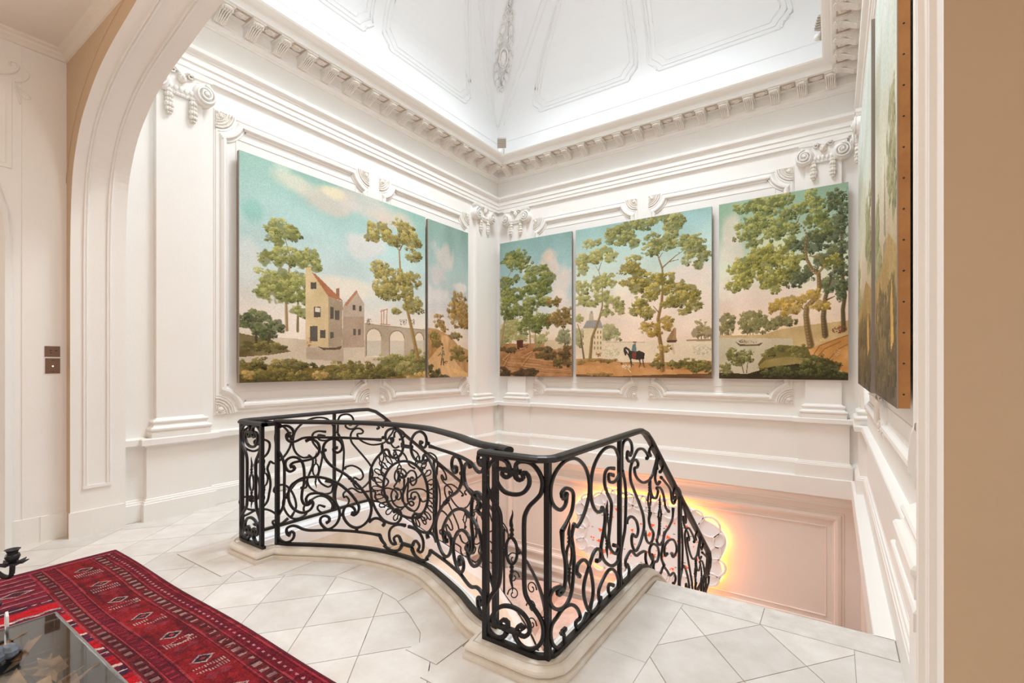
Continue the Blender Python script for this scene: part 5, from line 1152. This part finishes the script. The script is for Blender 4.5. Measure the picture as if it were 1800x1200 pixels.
# ================================================================== CARPET
RX0, RX1, RY0, RY1 = -4.655, -.9, -1.0, 1.345
NX, NY = 620, 390
rs = np.random.RandomState(5)
X = (np.arange(NX) + .5) / NX * (RX1 - RX0) + RX0; D = (np.arange(NY) + .5) / NY * (RY1 - RY0)
XX, DD = np.meshgrid(X, D); E_ = XX - RX0                     # E_ distance from the far end, DD from the long edge
wob = (fbm(NY, NX, 6, 4, rs, 3) - .5) * .014; d = DD + wob; e = E_ + wob[::-1]
R = np.zeros((NY, NX, 3)); n1 = fbm(NY, NX, 12, 60, rs, 4); n2 = fbm(NY, NX, 120, 30, rs, 3)
R[:] = (128, 16, 34); 
def put(m, c, k=1.0):
    global R
    m = m.astype(float) * k; R = R * (1 - m[..., None]) + np.array(c, float) * m[..., None]
put((d > .17) & (d < .355), (140, 20, 28))
put(np.clip((n1 - .5) * 5, 0, 1) * ((d > .17) & (d < .355)), (92, 10, 24), .9)
put(np.clip((.45 - n1) * 6, 0, 1) * ((d > .17) & (d < .355)), (158, 26, 34), .8)
per = .135
def diam(cx, cd, rx, rd): return np.abs(E_ - cx) / rx + np.abs(d - cd) / rd
# borders with small motifs
put((d > .035) & (d < .085), (112, 14, 34)); put((d > .10) & (d < .155), (104, 26, 30)); put((d > .37) & (d < .42), (110, 16, 36)); put((d > .43) & (d < .48), (96, 24, 30))
ph = (E_ % .05) / .05; ph2 = (E_ % .068) / .068
put((d > .045) & (d < .075) & (np.abs(ph - .5) + np.abs((d - .06) / .03) < .28), (206, 150, 150)); put((d > .108) & (d < .148) & (np.abs(ph2 - .5) < .2) & (n2 > .42), (196, 168, 160), .8); put((d > .108) & (d < .148) & (np.abs(ph2 - .05) < .12), (60, 14, 26))
put((d > .438) & (d < .472) & (np.abs(ph2 - .5) < .2) & (n2 > .45), (170, 140, 130), .75); put((d > .438) & (d < .472) & (np.abs(ph2 - .05) < .12), (56, 12, 24)); put((d > .378) & (d < .412) & (np.abs(ph - .5) < .16) & (n2 > .4), (178, 40, 56), .8)
# field: lozenges and comb rows
for k in range(40):
    cx = .28 + k * .36
    put(diam(cx, .262, .045, .055) < 1, (188, 176, 168)); put(diam(cx, .262, .033, .042) < 1, (52, 22, 36)); put(diam(cx, .262, .012, .018) < 1, (190, 60, 60))
    for o_ in (-.085, .085): put(diam(cx + .18, .262 + o_ * .35, .035, .03) < 1, (150, 60, 76), .6)
    cb_ = (np.abs(E_ - cx - .10) < .035) & (np.abs(d - .262) < .075) & ((d * 100 % 1.2) < .62) & (np.abs(E_ - cx - .10) > .006); put(cb_ & (n2 > .36), (206, 190, 180), .85)
    put(diam(cx + .10, .262, .022, .045) < 1, (120, 18, 30))
for q in (.018, .092, .165, .36, .425, .492): put(np.abs(d - q) < .004, (178, 66, 70), .85); put(np.abs(d - q - .008) < .003, (70, 8, 24), .8)
# bright red inner field with white zigzag and navy bars
ins = (d > .50) & (e > .62)
bandp = (E_ % .24) / .24
put(ins, (206, 10, 28)); put(ins & (bandp > .5), (120, 18, 44)); put(ins & (bandp > .5) & (n2 > .52), (58, 30, 62), .8)
zig = np.abs(bandp - .5 + .03 * np.sin(DD * 60)) ; put(ins & (zig < .05), (232, 218, 206)); put(ins & (np.abs(bandp - .8) < .03) & (n2 > .5), (226, 210, 200))
# far end: narrow striped skirts
fe = (e < .62) & (d > .50); put(fe, (134, 22, 46))
for q in np.arange(.06, .6, .085): put(fe & (np.abs(e - q) < .012) & (n2 > .47), (206, 160, 160), .75); put(fe & (np.abs(e - q - .03) < .008), (84, 12, 40), .8)
for k in range(6): put(fe & (diam(.40, .62 + k * .25, .05, .09) < 1), (196, 180, 176)); put(fe & (diam(.40, .62 + k * .25, .036, .07) < 1), (90, 24, 44))
put((e < .05), (120, 20, 48)); put(np.abs(e - .055) < .006, (196, 90, 100)); put((e > .02) & (e < .04) & (n2 > .5), (150, 60, 80), .6)
put(np.clip((n2 - .55) * 4, 0, 1), (60, 6, 20), .45); R += rs.normal(0, 9, (NY, NX, 1)); R *= .88; put((n2 < .36), (190, 50, 66), .2)
rz = .014 + .004 * (fbm(NY + 1, NX + 1, 10, 8, rs, 2) - .5)
gx = np.linspace(RX0, RX1, NX + 1); gy = np.linspace(RY1, RY0, NY + 1); GX, GY = np.meshgrid(gx, gy); V = np.stack([GX, GY + .006 * np.sin(GX * 4), rz], -1).reshape(-1, 3)
i = np.arange(NY)[:, None] * (NX + 1) + np.arange(NX)[None]; F = np.stack([i, i + NX + 1, i + NX + 2, i + 1], -1).reshape(-1, 4)
me = bpy.data.meshes.new('carpet'); me.vertices.add(len(V)); me.vertices.foreach_set('co', V.ravel()); me.loops.add(F.size); me.loops.foreach_set('vertex_index', F.ravel().astype(np.int32))
me.polygons.add(len(F)); me.polygons.foreach_set('loop_start', np.arange(0, F.size, 4, dtype=np.int32)); me.polygons.foreach_set('loop_total', np.full(len(F), 4, dtype=np.int32)); me.update(calc_edges=True)
ca = me.color_attributes.new('paint', 'BYTE_COLOR', 'CORNER'); col = np.ones((NX * NY, 4, 4), np.float32); col[:, :, :3] = S2L(R.reshape(-1, 1, 3)); ca.data.foreach_set('color', col.ravel())
me.materials.append(M['rug']); me.validate(); rug = bpy.data.objects.new('carpet', me); C.objects.link(rug); tag(rug, None, 'deep red patterned oriental carpet lying on the pale stone floor', 'rug')
mb = MB(); P = [(x, RY1 + .006 * math.sin(x * 4)) for x in np.linspace(RX0, RX1, 60)]
mb.tube([(x, y, .009) for x, y in P], .008, 6); mb.tube([(RX0, y, .009) for y in np.linspace(RY0, RY1, 30)], .008, 6)
mb.obj('selvedge', mat('dark_red_selvedge', (.10, .004, .015), .9, bump=.5, scale=200), rug)
# ================================================================== GLASS TABLE WITH DRIED LEAVES
TX0, TX1, TY0, TY1, TZ = -2.70, -1.35, -.55, .583, .42
tb = empty('coffee_table', ((TX0 + TX1) / 2, (TY0 + TY1) / 2, .016), label='low glass box table filled with dried brown leaves on the red carpet', cat='table')
mb = MB().box(TX0, TX1, TY0, TY1, TZ - .010, TZ).obj('glass_top', M['glass'], tb)
mb = MB()
for a, b, c, d_ in ((TX0, TX1, TY1 - .006, TY1), (TX0, TX1, TY0, TY0 + .006), (TX0, TX0 + .006, TY0 + .007, TY1 - .007), (TX1 - .006, TX1, TY0 + .007, TY1 - .007)):
    MB().box(a, b, c, d_, .03, TZ - .011).obj('smoked_side', M['table'], tb)
MB().sweep([(TX0, TY0), (TX1, TY0), (TX1, TY1), (TX0, TY1)], [(-.002, TZ - .014), (-.002, TZ + .001), (.005, TZ + .001), (.005, TZ - .014)], True).obj('steel_rim', M['steel'], tb)
MB().box(TX0 + .008, TX1 - .008, TY0 + .008, TY1 - .008, .0165, .22).obj('dark_tray', M['table'], tb)
for x in (TX0 + .30, TX0 + .36): MB().box(x, x + .004, TY0 + .02, TY1 - .02, .225, TZ - .02).obj('glass_divider', M['glass'], tb)
rl = random.Random(9)
leaf0 = None
def leafmesh(k):
    mb = MB(); r = random.Random(k); P = []
    for i in range(10):
        a = 2 * PI * i / 10; q = (.052 if i % 2 else .10) * r.uniform(.8, 1.25); P.append((q * math.cos(a) * 1.25, q * math.sin(a)))
    n = len(P); V = [(0, 0, .012)] + [(x, y, r.uniform(-.03, .03)) for x, y in P] + [(0, 0, .006)] + [(x, y, r.uniform(-.03, .03) - .004) for x, y in P]
    V[n + 2:] = [(v[0], v[1], V[1 + i][2] - .004) for i, v in enumerate(V[n + 2:])]
    F = [(0, 1 + i, 1 + (i + 1) % n) for i in range(n)] + [(n + 1, n + 2 + (i + 1) % n, n + 2 + i) for i in range(n)] + [(1 + i, n + 2 + i, n + 2 + (i + 1) % n, 1 + (i + 1) % n) for i in range(n)]
    return mb.add(V, F)
protos = [leafmesh(k).obj('dried_leaf', M['leaf'], tb) for k in range(4)]
for i in range(170):
    x = rl.uniform(TX0 + .10, TX1 - .25); y = rl.uniform(TY0 + .25, TY1 - .08); z = .27 + rl.random() * .115
    o = protos[i] if i < 4 else protos[i % 4].copy()
    if i >= 4: C.objects.link(o); o.parent = tb
    o.location = (x, y, z); o.rotation_euler = (rl.uniform(-.5, .5), rl.uniform(-.5, .5), rl.uniform(0, 6.3)); s_ = rl.uniform(.45, .95); o.scale = (s_, s_, s_)
loc_t = Matrix.Translation(tb.location)
for c in tb.children: c.matrix_parent_inverse = loc_t.inverted()
# driftwood piece
cx, cy = -2.47, .36
mb = MB(); rr = random.Random(2)
for k in range(26):
    t = k / 26; mb.ball((cx - .16 + .26 * t + rr.uniform(-.02, .02), cy - .10 + .12 * t + rr.uniform(-.035, .035), TZ + .022 + rr.random() * .018), .022 + .016 * rr.random(), 8, (1.2, .8, .7))
mb.obj('driftwood', M['drift'], label='blue-grey weathered driftwood lump on the glass table', cat='ornament')
# porcelain tag leaning at the table edge
mb = MB(); bx, by = -2.668, .43
mb = MB().prism([(-.018, 0), (0, -.035), (.018, 0), (.014, .06), (0, .085), (-.014, .06)], 0, .008, lambda a, z, y: (bx + a, by + y, TZ + .0008 + (z + .035) * .62))
tg = mb.obj('porcelain_ornament', M['tag'], label='small white pointed porcelain ornament standing on the glass table edge', cat='ornament')
mb = MB()
for z in (.448, .456, .464, .472): mb.tube([(bx + .006 * math.cos(t), by + .0085, z + .0025 * math.sin(t)) for t in [k * PI / 4 for k in range(8)]], .0015, 4, closed=True)
mb.obj('blue_mark', M['ink'], tg)
# candelabrum: one arm reaches into the picture
cdx, cdy = -2.94, .305
cn = empty('candelabrum', (-2.78, .20, TZ + .001) if False else (-2.60, .16, TZ + .001), label='dark iron candelabrum whose arm and candle cup enter at the far left', cat='candelabrum')
ax_, ay_ = onX(22, 990, -2.62)[0], 0
T = F_ = None
tp = Vector((-2.585, .455, 0)); 
Z0c = EYE - (985 - HOR) * ((tp.x * _fx + tp.y * _fy)) / FPX
tcx, tcy = tp.x, tp.y
kk = (22 - 900) / FPX; tt = 2.02; tcx, tcy = tt * (_fx + _rx * kk), tt * (_fy + _ry * kk); zc_ = EYE - (978 - HOR) * tt / FPX; ppm = tt / FPX
def cw(x, y, z): return (tcx + x, tcy + y, zc_ + z)
s1 = ppm
mb = MB().lathe([(.0005, 4 * s1), (8 * s1, 4 * s1), (7 * s1, 7 * s1), (8.5 * s1, 11 * s1), (11 * s1, 13 * s1), (9.5 * s1, 13 * s1), (6 * s1, 9 * s1), (.0005, 8 * s1)], 16, cw); mb.lathe([(4 * s1, -10 * s1), (8 * s1, -6 * s1), (10.5 * s1, 0), (9 * s1, 5 * s1), (.0005, 5 * s1)], 16, cw)
mb.obj('candle_cup', M['cnd'], cn, smooth=True)
mb = MB()
V = [cw(0, 0, -11 * s1)] + [cw((21 if k % 2 else 15) * s1 * math.cos(k * PI / 8), (21 if k % 2 else 15) * s1 * math.sin(k * PI / 8), (-8 if k % 2 else -12) * s1) for k in range(16)] + [cw(0, 0, -13 * s1)] + [cw((21 if k % 2 else 15) * s1 * math.cos(k * PI / 8), (21 if k % 2 else 15) * s1 * math.sin(k * PI / 8), (-9.5 if k % 2 else -13.5) * s1) for k in range(16)]
mb.add(V, [(0, 1 + k, 1 + (k + 1) % 16) for k in range(16)] + [(17, 18 + (k + 1) % 16, 18 + k) for k in range(16)] + [(1 + k, 18 + k, 18 + (k + 1) % 16, 1 + (k + 1) % 16) for k in range(16)]); mb.obj('drip_pan', M['cnd'], cn)
lx, ly = -_rx, -_ry
P = [(0, 0, -11), (-.5, 0, -24), (-2, 0, -32), (-8, 0, -36), (-18, 0, -34), (-30, 0, -26), (-44, 0, -18), (-60, 0, -16)]
P = [cw(-p[0] * lx * s1, -p[0] * ly * s1, p[2] * s1) for p in P]
MB().tube(cat_rom(P, .006), .0105 * .9, 8).obj('arm', M['cnd'], cn, smooth=True)
e0 = P[-1]
MB().lathe([(.0005, TZ + .001), (.07, TZ + .001), (.065, TZ + .012), (.02, TZ + .02), (.013, TZ + .05), (.018, TZ + .09), (.012, e0[2]), (.02, e0[2] + .03), (.012, e0[2] + .06), (.0005, e0[2] + .07)], 18, lambda x, y, z: (e0[0] + x, e0[1] + y, z)).obj('stem', M['cnd'], cn, smooth=True)
cn.location = (e0[0], e0[1], TZ + .001)
for c in cn.children: c.matrix_parent_inverse = Matrix.Translation(cn.location).inverted()
print('candle stem', e0, 'objects', len(bpy.data.objects))
